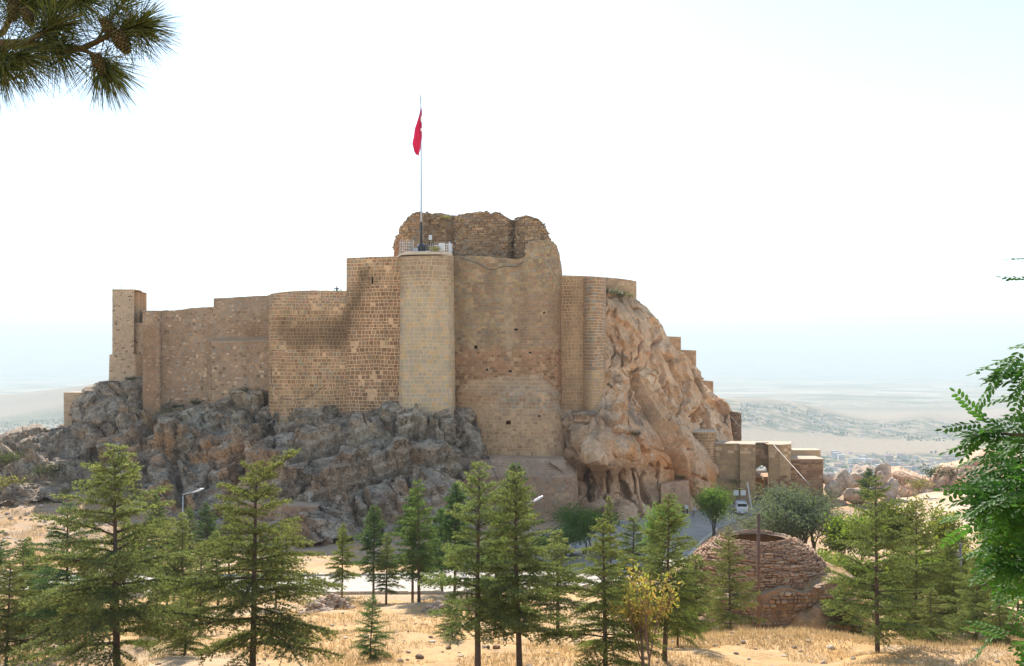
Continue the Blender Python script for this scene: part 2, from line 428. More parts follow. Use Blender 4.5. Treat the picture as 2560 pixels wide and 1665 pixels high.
fy = np.concatenate([np.linspace(185, 2200, 40)[:-1], np.geomspace(2200, 9000, 150)[:-1], np.geomspace(9000, 42000, 60)])
fu = np.linspace(-1.15, 1.15, 150)
FYg, FUg = np.meshgrid(fy, fu, indexing='ij'); fX = FYg * FUg
def far_z(X, Y):
    U = 1280 + X / Y * F
    base = np.interp(Y, [180, 260, 700, 1600, 2400, 60000], [-26, -60, -190, -265, -280, -285])
    p = np.stack([X / 900, Y / 900, X * 0], 1)
    z = base + fbm(p, 4, 5) * 8
    def hill(u0, Y0, su, sy, h):
        return h * np.exp(-((U - u0) / su) ** 2 - ((Y - Y0) / sy) ** 2)
    h = hill(1850, 4600, 190, 900, 75) + hill(2010, 4500, 150, 700, 40) + hill(2295, 4700, 75, 500, 36) + hill(1650, 4300, 200, 800, 60) + hill(2600, 4900, 160, 700, 45)
    h += hill(380, 5200, 330, 900, 135) + hill(600, 5000, 300, 900, 120) + hill(60, 5600, 160, 600, 40) + hill(-200, 6000, 240, 800, 60) + hill(130, 6200, 40, 300, 55)
    h *= 1 + .25 * fbm(np.stack([X / 350, Y / 350, X * 0], 1), 4, 15)
    m = sstep(17000, 30000, Y) * np.interp(U, [-700, 0, 250, 600, 1000, 1500, 1900, 2300, 3000], [700, 870, 960, 800, 620, 560, 700, 620, 600])
    m *= 1 + .16 * fbm(np.stack([X / 6000, Y / 6000, X * 0], 1), 5, 25)
    return CZ + z + h + m
_fz = far_z(fX.ravel(), FYg.ravel())
fV = np.stack([fX.ravel(), FYg.ravel(), _fz], 1)
fU_ = 1280 + fV[:, 0] / fV[:, 1] * F; fYv = fV[:, 1]
_fields = np.clip(.62 * sstep(5400, 7000, fYv) + .25 * sstep(2300, 2500, fYv) * (1 - sstep(2900, 3100, fYv)) + .5 * (fU_ < 800) * sstep(2500, 2900, fYv) * (1 - sstep(4200, 4800, fYv)), 0, 1)
_grove = np.clip((sstep(2000, 2300, fYv) * (1 - sstep(2950, 3150, fYv)) + sstep(3550, 3700, fYv) * (1 - sstep(4300, 4700, fYv)) * .85 + .5 * sstep(5300, 6000, fYv) * (1 - sstep(7000, 8200, fYv))) * (1 - .35 * (fU_ < 800)), 0, 1)
structure('plain', mesh_np('plain', fV, grid_faces(len(fy), len(fu)), True, np.stack([_fields, _grove, _fields * 0], 1), _far_mat), 'hazy plain with fields, low hills and far mountains')

# ------------------------------------------------------------------ rock
def rock(name, top, bot, ctrl, nu, nv, mat, colf, amp=1.0, vert=0.0, back=10, seed=0, cell=4.2, label=None, pits=0, strat=0, rough=1.0, shape=None, terr=0.):
    """a rock face: outline points read off the photo at their real distances, roughened in 3D; continues back under what stands on it"""
    top = np.array(top, float); bot = np.array(bot, float); ctrl = np.array(ctrl, float)
    us = np.linspace(top[0, 0], top[-1, 0], nu)
    vt = np.interp(us, top[:, 0], top[:, 1]); vb = np.interp(us, bot[:, 0], bot[:, 1]) + 50
    t = np.linspace(0, 1, nv)
    U = np.broadcast_to(us, (nv, nu)); Vv = vb[None] + (vt - vb)[None] * t[:, None]
    w = _rbf_fit(ctrl[:, :2], ctrl[:, 2])
    Y = rbf_eval(np.stack([U.ravel(), Vv.ravel()], 1), ctrl[:, :2], w).reshape(nv, nu)
    X = (U - 1280) / F * Y; Z = CZ + (HZ - Vv) / F * Y
    B = 8                                             # rows running back from the crest
    kb = (np.arange(1, B + 1) / B) ** 1.5 * back
    X = np.vstack([X, X[-1][None] * (1 + kb[:, None] / Y[-1][None])]); Z = np.vstack([Z, np.broadcast_to(Z[-1], (B, nu)) - kb[:, None] * .05]); Y = np.vstack([Y, Y[-1][None] + kb[:, None]])
    nr = nv + B
    p = np.stack([X, Y, Z], -1)
    du = np.gradient(p, axis=1); dv = np.gradient(p, axis=0)
    n = np.cross(du, dv); n /= np.linalg.norm(n, axis=2, keepdims=True) + 1e-9
    n = np.where((n[..., 1:2] > 0) & (np.abs(n[..., 1:2]) > np.abs(n[..., 2:3])), -n, n); n = np.where((n[..., 2:3] < -.3), n * [1, 1, .3], n)
    q = p.reshape(-1, 3); N = n.reshape(-1, 3)
    wq = q + np.stack([fbm(q / 4.5, 3, seed + 50 + k) for k in range(3)], 1) * (2.0 if vert < .5 else .8) + np.stack([fbm(q / 1.1, 2, seed + 60 + k) for k in range(3)], 1) * .35
    s3 = np.array([1, 1, 1 - .68 * vert])
    sk = wq.copy(); sk[:, 0] += sk[:, 2] * .8 * (1 - vert)          # leaning blocks
    s4 = s3 * (np.array([.62, 1, 1.25]) if vert < .5 else np.array([1, 1, 1]))
    f1, f2, cid, o1 = worley(sk * s4 / cell, seed + 1); g1, g2, cid2, o2 = worley(sk * s4 / (cell * .3), seed + 5)
    m1 = sstep(-.25, .3, fbm(q / 5, 3, seed + 71)); m2 = sstep(-.1, .35, fbm(q / 3, 3, seed + 73))
    def facet(o, c): return o[:, 0] * np.cos(c * 44.) + o[:, 2] * (np.sin(c * 44.) - .45)       # each block a tilted plane
    lump = .55 if vert > .5 else 1.0
    d = fbm(q * s3 / 12, 3, seed + 9) * 2.4 * lump + fbm(q * s3 / 4, 3, seed + 10) * .5 * lump
    d += facet(o1, cid) * cell * .26 + (cid - .5) * 1.5 + sstep(0, .2, f2 - f1) * .25 - 1.1 * (1 - sstep(0, .05, f2 - f1)) * (.3 + .7 * m1)
    d += (facet(o2, cid2) * cell * .3 * .42 + (cid2 - .5) * .6 - .5 * (1 - sstep(0, .07, g2 - g1))) * (.4 + .6 * m2)
    rd = 1 - np.abs(fbm(wq * s3 / 2.3, 4, seed + 17)) * 2.6; rd2 = 1 - np.abs(fbm(q * s3 / .8, 4, seed + 19)) * 2.6
    d += rd * .36 * rough + rd2 * .16 * rough + fbm(q / .45, 3, seed + 13) * .10 * rough
    if strat: d += np.abs(((q[:, 2] + q[:, 0] * .35 + fbm(q / 4, 3, seed + 21) * 1.2) / strat) % 1 - .5) * .5 - .12
    if pits:
        h1, h2, _, _ = worley(q / 1.6, seed + 33); d -= pits * (1 - sstep(.08, .26, h1)) * m2
    if shape is not None: d += shape(*uv_of(q))
    if terr:        # spalled plates: the face breaks away in steps
        w_ = d + fbm(q * s3 / 2.2, 3, seed + 81) * .5; k_ = np.floor(w_ / terr); fr = w_ / terr - k_; d = .35 * d + .65 * (k_ + sstep(.42, .58, fr)) * terr
    d *= amp
    # fade the displacement out at the crest so the outline holds
    row = np.repeat(np.arange(nr), nu)
    fade = np.where(row < nv, .35 + .65 * sstep(0, 14, nv - 1 - row), .3)
    q = q + N * (d * fade)[:, None]
    uu, vv = uv_of(q)
    c = colf(uu, vv, q, d)
    me = mesh_np(name, q, grid_faces(nr, nu), False, c, mat)
    o = structure(name, me, label)
    return o

def blend(c, m, col):
    return c * (1 - m[:, None]) + np.array(col) * m[:, None]

def shape_cliff(u, v):
    s = 0
    for u0, v0, u1, v1, w, dep in [(1545, 880, 1560, 960, 5, .8), (1600, 800, 1592, 900, 6, .9), (1632, 850, 1640, 960, 7, 1.2), (1660, 900, 1690, 960, 7, 1.3), (1690, 960, 1686, 1050, 6, 1.0), (1720, 960, 1740, 1050, 7, 1.2), (1760, 1010, 1770, 1080, 6, 1.0), (1462, 1130, 1470, 1260, 12, 3.2), (1530, 940, 1590, 955, 5, .6), (1520, 930, 1530, 840, 5, .5), (1560, 1180, 1565, 1260, 9, 1.2), (1620, 1190, 1625, 1260, 9, 1.2), (1535, 780, 1545, 870, 4, .6), (1575, 880, 1570, 1000, 4, .7), (1650, 960, 1655, 1060, 5, .9), (1705, 940, 1735, 1000, 5, .9), (1480, 1060, 1600, 1085, 7, 1.0), (1600, 1085, 1700, 1130, 7, 1.0), (1500, 1130, 1640, 1165, 6, 1.0), (1640, 1165, 1760, 1200, 6, 1.0), (1420, 1080, 1440, 1160, 7, 1.0), (1520, 1170, 1515, 1250, 8, 1.4), (1590, 1185, 1600, 1255, 8, 1.4), (1740, 1010, 1750, 1080, 5, .9)]:
        t = np.clip(((u - u0) * (u1 - u0) + (v - v0) * (v1 - v0)) / ((u1 - u0) ** 2 + (v1 - v0) ** 2), 0, 1)
        wig = 6 * np.sin((u * .6 + v) / 17. + u0) + 2.5 * np.sin((u - v) / 6.1 + v0)
        s = s - dep * 1.7 * np.exp(-(((u - u0 - t * (u1 - u0) + wig) ** 2 + (v - v0 - t * (v1 - v0)) ** 2) / (w * .6) ** 2))
    return s
def shape_main(u, v):
    s = 0
    for u0, v0, u1, v1, w, dep in [(380, 1120, 470, 1085, 6, 1.6), (470, 1085, 600, 1050, 6, 1.6), (600, 1050, 668, 1005, 5, 1.2), (350, 1180, 470, 1135, 8, 2.0), (540, 1165, 690, 1095, 6, 1.6), (690, 1095, 880, 1075, 5, 1.2), (730, 1195, 900, 1150, 6, 1.8), (900, 1150, 1040, 1085, 6, 1.6), (790, 1265, 1000, 1200, 7, 2.0), (1000, 1200, 1150, 1195, 6, 1.6), (560, 1210, 610, 1140, 7, 1.5), (880, 1060, 940, 1110, 4, 1.0), (1040, 1085, 1120, 1130, 5, 1.2), (1130, 1060, 1150, 1190, 5, 1.0), (850, 1250, 900, 1330, 8, 1.6), (1010, 1205, 1040, 1310, 7, 1.4), (440, 1150, 450, 1280, 10, 1.8), (330, 1200, 350, 1290, 10, 2)]:
        t = np.clip(((u - u0) * (u1 - u0) + (v - v0) * (v1 - v0)) / ((u1 - u0) ** 2 + (v1 - v0) ** 2), 0, 1)
        du = u - u0 - t * (u1 - u0); dv = v - v0 - t * (v1 - v0)
        r2 = du ** 2 + dv ** 2
        s = s - 1.5 * dep * np.exp(-r2 / (w * 1.25) ** 2) + .8 * dep * np.exp(-(du ** 2 + (dv + 22) ** 2) / 24 ** 2)
    for u0, v0, ru, rv, h in [(985, 1046, 34, 26, 2.2), (1030, 1078, 40, 24, 1.6), (1110, 1080, 40, 34, 2.2), (935, 1120, 60, 34, 1.8), (1080, 1150, 70, 34, 2.0), (760, 1075, 60, 22, 1.2), (640, 1120, 50, 30, 1.6), (800, 1150, 70, 30, 1.8), (910, 1200, 60, 34, 1.8), (1060, 1250, 80, 38, 2.2), (690, 1190, 50, 40, 1.8), (880, 1290, 50, 34, 1.6), (500, 1130, 50, 26, 1.4), (420, 1190, 50, 40, 1.6), (560, 1060, 44, 18, 1.0)]:
        s = s + h * np.sqrt(np.clip(1 - ((u - u0) / ru) ** 2 - ((v - v0) / rv) ** 2, 0, 1))
    return s
def col_main(u, v, q, d):
    c = np.tile([.40, .345, .275], (len(u), 1))
    n1 = fbm(q / 5.5, 4, 101); n2 = fbm(q / 2.0, 4, 103); n3 = fbm(q / 1.0, 4, 105)
    c = blend(c, sstep(.05, .35, n1) * .6, (.27, .215, .165))
    c = blend(c, sstep(.1, .4, n2) * .55, (.54, .455, .35))
    c = blend(c, sstep(.12, .35, n3) * .55, (.15, .12, .093))
    warm = np.clip(sstep(760, 480, u) * sstep(1040, 1110, v) + .4 * sstep(1200, 1280, v) + .12, 0, 1) * sstep(-.12, .18, fbm(q / 3.3, 4, 107))
    c = blend(c, warm * .9, (.54, .32, .17))
    grass = sstep(.1, .35, fbm(q / 2.6, 4, 109)) * sstep(1120, 1040, v) * sstep(760, 500, u)
    return blend(c, grass * .8, (.36, .26, .14))

def col_right(u, v, q, d):
    c = np.tile([.64, .48, .33], (len(u), 1))
    qq = q * [1, 1, .45]
    n1 = fbm(qq / 4, 4, 201); n2 = fbm(qq / 1.6, 4, 203); n3 = fbm(q / 2.4, 4, 205)
    c = blend(c, sstep(.05, .35, n1) * .65, (.62, .38, .20))
    c = blend(c, sstep(.1, .4, n2) * .5, (.70, .57, .43))
    c = blend(c, sstep(.2, .45, n3) * .6, (.28, .22, .17))
    band = np.exp(-((v - (1045 + (u - 1500) * .22)) / 50) ** 2) * sstep(1660, 1600, u) * sstep(-.25, .15, n3)
    c = blend(c, band * .85, (.21, .185, .16))
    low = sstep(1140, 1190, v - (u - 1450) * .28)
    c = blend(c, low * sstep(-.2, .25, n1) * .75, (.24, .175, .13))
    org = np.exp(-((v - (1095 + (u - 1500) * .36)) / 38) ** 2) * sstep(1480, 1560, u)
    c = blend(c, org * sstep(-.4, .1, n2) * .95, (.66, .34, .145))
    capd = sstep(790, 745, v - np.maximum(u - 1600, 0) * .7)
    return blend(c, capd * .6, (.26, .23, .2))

def col_grey(u, v, q, d):
    c = np.tile([.42, .345, .265], (len(u), 1))
    n1 = fbm(q / 4.5, 4, 301); n2 = fbm(q / 1.7, 4, 303)
    c = blend(c, sstep(0, .3, n1) * .6, (.26, .21, .165)); c = blend(c, sstep(.1, .4, n2) * .5, (.14, .115, .09))
    return blend(c, sstep(1080, 1130, v) * sstep(-.1, .2, n1) * .75 * sstep(200, 260, u), (.46, .29, .17))

def col_pale(u, v, q, d):
    c = np.tile([.60, .47, .36], (len(u), 1))
    n1 = fbm(q / 4, 4, 401); n2 = fbm(q / 1.5, 4, 403)
    c = blend(c, sstep(.0, .3, n1) * .6, (.62, .40, .25)); return blend(c, sstep(.1, .4, n2) * .6, (.42, .36, .30))

rock('rock_outcrop', [(-160, 1105), (0, 1100), (40, 1082), (95, 1072), (125, 1075), (150, 1062), (205, 1060), (260, 1062), (320, 1080)],
     [(-160, 1275), (0, 1262), (120, 1232), (200, 1225), (320, 1230)],
     [(-160, 1110, 150), (0, 1110, 148), (100, 1075, 150), (160, 1062, 152), (300, 1062, 152), (-160, 1270, 124), (0, 1250, 126), (100, 1170, 134), (200, 1140, 140), (200, 1215, 130), (320, 1230, 130), (60, 1130, 138)],
     260, 150, M_ROCK, col_grey, 1.0, .3, 12, 70, 9, 'dark grey lichened rock outcrop below the small far-left wall')
rock('crag', [(192, 1040), (198, 1000), (215, 975), (250, 960), (300, 958), (355, 944), (430, 940)],
     [(192, 1080), (215, 1130), (250, 1180), (300, 1215), (355, 1225), (430, 1225)],
     [(192, 1040, 148), (215, 980, 149), (300, 958, 151), (430, 940, 152), (230, 1080, 142), (300, 1040, 142), (300, 1120, 141), (360, 1100, 141), (430, 1100, 142), (260, 1180, 141), (360, 1220, 138)],
     210, 190, M_ROCK, col_grey, .75, .5, 12, 80, 9.0, 'rounded grey and rusty crag under the slender tower')
rock('castle_rock', [(255, 1105), (300, 1090), (330, 1072), (358, 1052), (400, 1034), (450, 1022), (520, 1012), (560, 996), (610, 985), (660, 975), (678, 1010), (690, 1030), (760, 1036), (850, 1040), (880, 1044), (930, 1032), (985, 1018), (1004, 1036), (1045, 1052), (1080, 1066), (1110, 1050), (1140, 1024), (1176, 1022), (1186, 1070), (1196, 1150), (1204, 1190)],
     [(255, 1225), (300, 1270), (400, 1310), (540, 1345), (700, 1362), (790, 1358), (860, 1340), (1000, 1342), (1100, 1335), (1204, 1310)],
     [(255, 1105, 146), (330, 1072, 147.5), (400, 1034, 148), (520, 1012, 147), (660, 975, 145), (690, 1032, 141), (850, 1040, 142), (985, 1020, 138), (1080, 1066, 134.5), (1140, 1024, 138), (1190, 1060, 137), (1204, 1190, 133),
      (300, 1180, 133), (400, 1120, 139), (400, 1210, 129), (400, 1305, 117), (540, 1090, 137), (540, 1180, 127), (540, 1340, 110.5), (700, 1090, 133), (700, 1160, 126), (700, 1240, 119), (700, 1360, 110),
      (850, 1100, 132), (860, 1170, 125), (860, 1250, 119), (880, 1340, 113), (1000, 1100, 130), (1010, 1180, 124), (1010, 1260, 119), (1000, 1340, 113), (1120, 1110, 130), (1130, 1190, 125), (1120, 1330, 115), (1204, 1300, 119)],
     680, 330, M_ROCK, col_main, 1.0, .0, 14, 10, 9.0, 'grey weathered castle rock of rounded blocks', rough=.95, terr=1.2, shape=shape_main)
rock('cliff', [(1380, 1030), (1440, 1032), (1490, 1030), (1496, 1020), (1499, 735), (1560, 738), (1592, 745), (1612, 762), (1640, 795), (1652, 822), (1664, 856), (1690, 885), (1712, 912), (1740, 945), (1765, 975), (1785, 995), (1806, 1002), (1815, 1020), (1822, 1060), (1830, 1112), (1845, 1118)],
     [(1380, 1320), (1440, 1315), (1500, 1308), (1560, 1300), (1640, 1288), (1700, 1282), (1760, 1272), (1800, 1262), (1845, 1262)],
     [(1380, 1030, 143), (1440, 1030, 141), (1514, 1030, 140.5), (1500, 740, 152), (1600, 757, 156), (1660, 850, 158), (1740, 945, 162), (1806, 1004, 165), (1845, 1118, 163),
      (1540, 840, 147.5), (1600, 880, 148), (1560, 960, 145), (1640, 980, 150), (1700, 1030, 154), (1760, 1060, 157), (1790, 1120, 156),
      (1390, 1120, 142), (1420, 1090, 139), (1480, 1080, 137), (1560, 1050, 139), (1640, 1080, 142), (1490, 1150, 133), (1560, 1130, 134), (1640, 1140, 138), (1700, 1160, 142), (1760, 1170, 147), (1800, 1170, 150),
      (1390, 1230, 140), (1435, 1230, 136), (1470, 1220, 140), (1560, 1215, 139.5), (1640, 1215, 140.5), (1700, 1225, 143), (1790, 1240, 150), (1440, 1300, 133), (1560, 1290, 132.5), (1640, 1280, 137), (1700, 1278, 140), (1800, 1262, 150), (1845, 1240, 156)],
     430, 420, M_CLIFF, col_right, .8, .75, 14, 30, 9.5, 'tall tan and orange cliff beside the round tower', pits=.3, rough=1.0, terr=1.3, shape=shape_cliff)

# ------------------------------------------------------------------ masonry
def unit_stone(seed):
    """one dressed block: five rough faces, arris knocked off, 1 x 1 x 1 half sizes (x right, y up, z out)"""
    r = np.random.default_rng(seed); j = lambda: r.uniform(-.09, .09)
    back = [(-1 + j() * .5, -1 + j() * .5, -1), (1 + j() * .5, -1 + j() * .5, -1), (1 + j() * .5, 1 + j() * .5, -1), (-1 + j() * .5, 1 + j() * .5, -1)]
    mid = [(x, y, .55) for x, y, z in back]
    fr = [(x * .86 + j(), y * .82 + j(), 1 + j()) for x, y, z in back]
    v = np.array(back + mid + fr + [(j(), j(), 1.25)])
    f = [(0, 1, 5, 4), (1, 2, 6, 5), (2, 3, 7, 6), (3, 0, 4, 7), (4, 5, 9, 8), (5, 6, 10, 9), (6, 7, 11, 10), (7, 4, 8, 11), (8, 9, 12), (9, 10, 12), (10, 11, 12), (11, 8, 12)]
    return v, f
_US = [unit_stone(100 + k) for k in range(8)]
_UM = {}
def unit_mesh(k, mat):
    key = (k, mat.name)
    if key not in _UM:
        v, f = _US[k]; me = bpy.data.meshes.new('stone'); me.from_pydata(v.tolist(), [], f); me.materials.append(mat); me.update(); _UM[key] = me
    return _UM[key]

def lay(root, S, mat, n_ind=300, part='stone', rest='stonework'):
    """S: dict of arrays c,r,u,n (N,3), w,h,d (N), col (N,3) -> the largest become parts, the rest one mesh"""
    N = len(S['w'])
    if not N: return
    order = np.argsort(-(S['w'] * S['h']))
    ind = order[:n_ind]; oth = order[n_ind:]
    kk = RNG.integers(0, 8, N)
    for i in ind:
        M = Matrix((( *(S['r'][i] * S['w'][i]),), (*(S['u'][i] * S['h'][i]),), (*(S['n'][i] * S['d'][i]),))).transposed().to_4x4()
        M.translation = Vector(S['c'][i])
        link(part, unit_mesh(int(kk[i]), mat), root, M, (*[float(x) for x in S['col'][i]], 1))
    if len(oth):
        Vs = []; F4 = []; F3 = []; Cs = []; base = 0
        for k in range(8):
            ii = oth[kk[oth] == k]
            if not len(ii): continue
            v, f = _US[k]
            W = (S['c'][ii][:, None] + v[None, :, :1] * (S['r'][ii] * S['w'][ii, None])[:, None] + v[None, :, 1:2] * (S['u'][ii] * S['h'][ii, None])[:, None] + v[None, :, 2:] * (S['n'][ii] * S['d'][ii, None])[:, None])
            Vs.append(W.reshape(-1, 3)); Cs.append(np.repeat(S['col'][ii], 13, 0))
            off = base + np.arange(len(ii))[:, None, None] * 13
            F4.append((np.array(f[:8])[None] + off).reshape(-1, 4)); F3.append((np.array(f[8:])[None] + off).reshape(-1, 3))
            base += len(ii) * 13
        me = mesh_np(rest, np.vstack(Vs), [np.vstack(F4), np.vstack(F3)], False, np.vstack(Cs), mat)
        o = link(rest, me, root); o['kind'] = 'stuff'

def pick(cols, wts, jit=.12):
    cols = np.array(cols, float); wts = np.array(wts, float) / np.sum(wts)
    def f(u, v):
        k = RNG.choice(len(cols), len(u), p=wts)
        return cols[k] * RNG.uniform(1 - jit, 1 + jit, (len(u), 1)) * RNG.uniform(.97, 1.03, (len(u), 3))
    return f

def wall(name, label, cat, pts, course=.45, slen=(.35, .75), joint=.045, pal=None, mort=(.5, .39, .28), thick=3.0, rnd=0, proud=.05, batter=0, rough=.3, cover=1.0,
         n_ind=300, group=None, hole=None, mat=None, world=False, core_amp=0., back_open=False, root=None, ragged=0., stain=None, patch=0., coping=None, hcell=.5, vdir=None, flare=None):
    """masonry wall along a plan line; pts = (u, Y, v_top, v_bottom) at real distances"""
    mat = mat or M_STONE
    A = np.array([[*P(u, vt, Y), P(u, vb, Y)[2]] for u, Y, vt, vb in pts])          # x,y,ztop,zbot
    sx = np.concatenate([[0], np.cumsum(np.maximum(np.linalg.norm(np.diff(A[:, :2], axis=0), axis=1), 1e-3))])
    ns = max(int(sx[-1] / .1), 8); s = np.linspace(0, sx[-1], ns + 1); ds = s[1]
    X = np.interp(s, sx, A[:, 0]); Y = np.interp(s, sx, A[:, 1]); zt = np.interp(s, sx, A[:, 2]); zb = np.interp(s, sx, A[:, 3])
    if rnd:
        k = max(int(rnd / ds), 1)
        for _ in range(3):
            Xp = np.pad(X, k, mode='reflect', reflect_type='odd'); Yp = np.pad(Y, k, mode='reflect', reflect_type='odd'); ker = np.ones(2 * k + 1) / (2 * k + 1)
            X = np.convolve(Xp, ker, 'valid'); Y = np.convolve(Yp, ker, 'valid')
    brk = []
    if rnd < .3:
        dv_ = np.diff(A[:, :2], axis=0); an_ = np.unwrap(np.arctan2(dv_[:, 1], dv_[:, 0])); brk = [float(sx[i + 1]) for i in range(len(an_) - 1) if abs(an_[i + 1] - an_[i]) > .3]
    tx, ty = np.gradient(X), np.gradient(Y); L = np.hypot(tx, ty); tx, ty = tx / L, ty / L
    nx, ny = ty, -tx                                                              # faces the camera when u runs left to right
    if ragged: zt = zt + fbm(np.stack([s / .9, s * 0 + len(name), s * 0], 1), 3, 5) * ragged
    zmax = zt.max()
    def off(si, z):                                                               # outward shift of the face
        ztl = np.interp(si, s, zt); o = batter * (ztl - z)
        if flare is not None: o = o + flare(z)
        return o
    cx, cy = X.mean(), Y.mean()
    if root is None: root = thing(name, label, cat, (cx, cy, zb.min()), group)
    # ---- core (mortar body), front as a grid so real openings can be left in it
    cs = np.arange(0, sx[-1] + hcell * .5, hcell); cs[-1] = sx[-1]; cs = np.unique(np.concatenate([cs] + [[max(b_ - .06, 0), min(b_ + .06, sx[-1])] for b_ in brk])); nc = len(cs)
    Xc, Yc, nxc, nyc, ztc, zbc = [np.interp(cs, s, a) for a in (X, Y, nx, ny, zt, zb)]
    nzr = max(int((zmax - zb.min()) / hcell), 2)
    tt = np.linspace(0, 1, nzr + 1)
    Zc = zbc[None] + (ztc - zbc)[None] * tt[:, None]
    O = np.stack([off(cs, Zc[i]) for i in range(nzr + 1)])
    Fx = Xc[None] + nxc[None] * O; Fy = Yc[None] + nyc[None] * O
    if core_amp:
        q = np.stack([Fx.ravel(), Fy.ravel(), Zc.ravel()], 1); dd = (fbm(q / 1.6, 4, 61) * core_amp).reshape(Fx.shape); Fx = Fx + nxc[None] * dd; Fy = Fy + nyc[None] * dd
    front = np.stack([Fx, Fy, Zc], -1).reshape(-1, 3)
    quads = grid_faces(nzr + 1, nc)
    if hole is not None:
        qc = front[quads].mean(1); hu, hv = uv_of(qc); quads = quads[~hole(hu, hv)]
    n0 = len(front)
    ix, iy = (-nxc, -nyc) if vdir is None else (np.full(nc, vdir[0]), np.full(nc, vdir[1]))
    bt = np.stack([Fx[-1] + ix * thick, Fy[-1] + iy * thick, ztc], 1); bb = np.stack([Fx[0] + ix * thick, Fy[0] + iy * thick, zbc], 1)
    V = np.vstack([front, bt, bb])
    i = np.arange(nc - 1); T = nzr * nc
    top = np.stack([T + i, T + i + 1, n0 + i + 1, n0 + i], 1); back = np.stack([n0 + i, n0 + i + 1, n0 + nc + i + 1, n0 + nc + i], 1)
    ends = [np.array([[T, n0, n0 + nc, 0]]), np.array([[T + nc - 1, nc - 1, n0 + 2 * nc - 1, n0 + nc - 1]])]
    fs = [quads, top] + ([] if back_open else [back]) + ends
    cc = np.tile(mort, (len(V), 1)) * (1 + .12 * fbm(V / .8, 3, 91)[:, None])
    if stain is not None:
        su, sv = uv_of(V); cc = blend(cc, stain(su, sv) * .8, (.20, .145, .09))
    link('wall_core', mesh_np('wall_core', V, fs, False, cc, mat), root)
    # ---- stones, course by course
    out = {k: [] for k in 'crunwhd'}; out['s'] = []
    z = zb.min()
    row = 0
    while z < zmax:
        h = course * R.choice((.72, .85, .95, 1., 1.05, 1.15, 1.3)); zc = z + h / 2; row += 1
        p = -R.uniform(0, slen[1])
        while p < sx[-1]:
            l = R.uniform(*slen)
            for b_ in brk:
                if p + .02 < b_ < p + l + .12: l = b_ - p + .004
            a, b = max(p, 0), min(p + l, sx[-1]); sc = (a + b) / 2; l2 = b - a; p += l
            if l2 < .12 or R.random() > cover: continue
            out['s'].append((sc, zc, l2, h))
        z += h
    a = np.array(out['s']); 
    if len(a):
        sc, zc, l, h = a.T
        zc = zc + fbm(np.stack([sc / 3.5, zc / 6, sc * 0], 1), 3, 19) * .13
        if patch:
            pm = fbm(np.stack([sc / 2.6, zc / 2.0, sc * 0 + 3], 1), 4, 23); kp = RNG.random(len(sc)) > patch * sstep(.12, .4, pm); sc, zc, l, h = sc[kp], zc[kp], l[kp], h[kp]
        ztl = np.interp(sc, s, zt); zbl = np.interp(sc, s, zb)
        up = np.minimum(zc + h / 2, ztl); lo = zc - h / 2
        ok = (up - lo > .35 * h) & (zc > zbl - .2)
        sc, zc, l, h, up, lo = [q[ok] for q in (sc, zc, l, h, up, lo)]
        zc = (up + lo) / 2; h = up - lo
        o = off(sc, zc); nX, nY = np.interp(sc, s, nx), np.interp(sc, s, ny); m = np.hypot(nX, nY); nX, nY = nX / m, nY / m
        c = np.stack([np.interp(sc, s, X) + nX * o, np.interp(sc, s, Y) + nY * o, zc], 1)
        n = np.stack([nX, nY, np.zeros_like(nX)], 1)
        eps = .1; slope = (off(sc, zc - eps) - off(sc, zc + eps)) / (2 * eps)
        u_ = np.stack([-nX * slope, -nY * slope, np.ones_like(nX)], 1); u_ /= np.linalg.norm(u_, axis=1)[:, None]
        r = np.cross(u_, n); r /= np.linalg.norm(r, axis=1)[:, None]; n = np.cross(r, u_)
        if core_amp:
            q = c; c = c + n * (fbm(q / 1.6, 4, 61) * core_amp)[:, None]
        if rough:
            ang = RNG.normal(0, .035 * rough * 3, len(sc)); r, u_ = r * np.cos(ang)[:, None] + u_ * np.sin(ang)[:, None], u_ * np.cos(ang)[:, None] - r * np.sin(ang)[:, None]
        d = proud * (1 + rough * RNG.uniform(-.8, 1.2, len(sc)))
        uu, vv = uv_of(c)
        keep = np.ones(len(sc), bool)
        if hole is not None:
            for du in (-.3, 0, .3):
                for dv in (-.35, 0, .35):
                    hu, hv = uv_of(c + r * (l * du)[:, None] + u_ * (h * dv)[:, None]); keep &= ~hole(hu, hv)
        S = dict(c=c[keep], r=r[keep], u=u_[keep], n=n[keep], w=np.maximum(l[keep] / 2 - joint / 2, .05), h=np.maximum(h[keep] / 2 - joint / 2, .05), d=d[keep], col=pal(uu[keep], vv[keep]))
        lay(root, S, mat, n_ind)
    if coping:
        mb = MB(); k = np.linspace(0, nc - 1, max(int(sx[-1] / 1.1), 2)).astype(int)
        for a_, b_ in zip(k[:-1], k[1:]):
            for side in (0,):
                pa = np.array([Xc[a_] + nxc[a_] * .12, Yc[a_] + nyc[a_] * .12, ztc[a_]]); pb = np.array([Xc[b_] + nxc[b_] * .12, Yc[b_] + nyc[b_] * .12, ztc[b_]])
                qa = pa + np.array([ix[a_], iy[a_], 0]) * coping[0]; qb = pb + np.array([ix[b_], iy[b_], 0]) * coping[0]
                hgt = np.array([0, 0, coping[1]]); e = (pb - pa) * .008
                mb.add([pa + e + [0, 0, .004], pb - e + [0, 0, .004], qb - e + [0, 0, .004], qa + e + [0, 0, .004], pa + e + hgt, pb - e + hgt, qb - e + hgt, qa + e + hgt],
                       [(3, 2, 1, 0), (4, 5, 6, 7), (0, 1, 5, 4), (1, 2, 6, 5), (2, 3, 7, 6), (3, 0, 4, 7)], np.array(coping[2]) * R.uniform(.9, 1.1))
        mb.build('coping', mat, root)
    return root

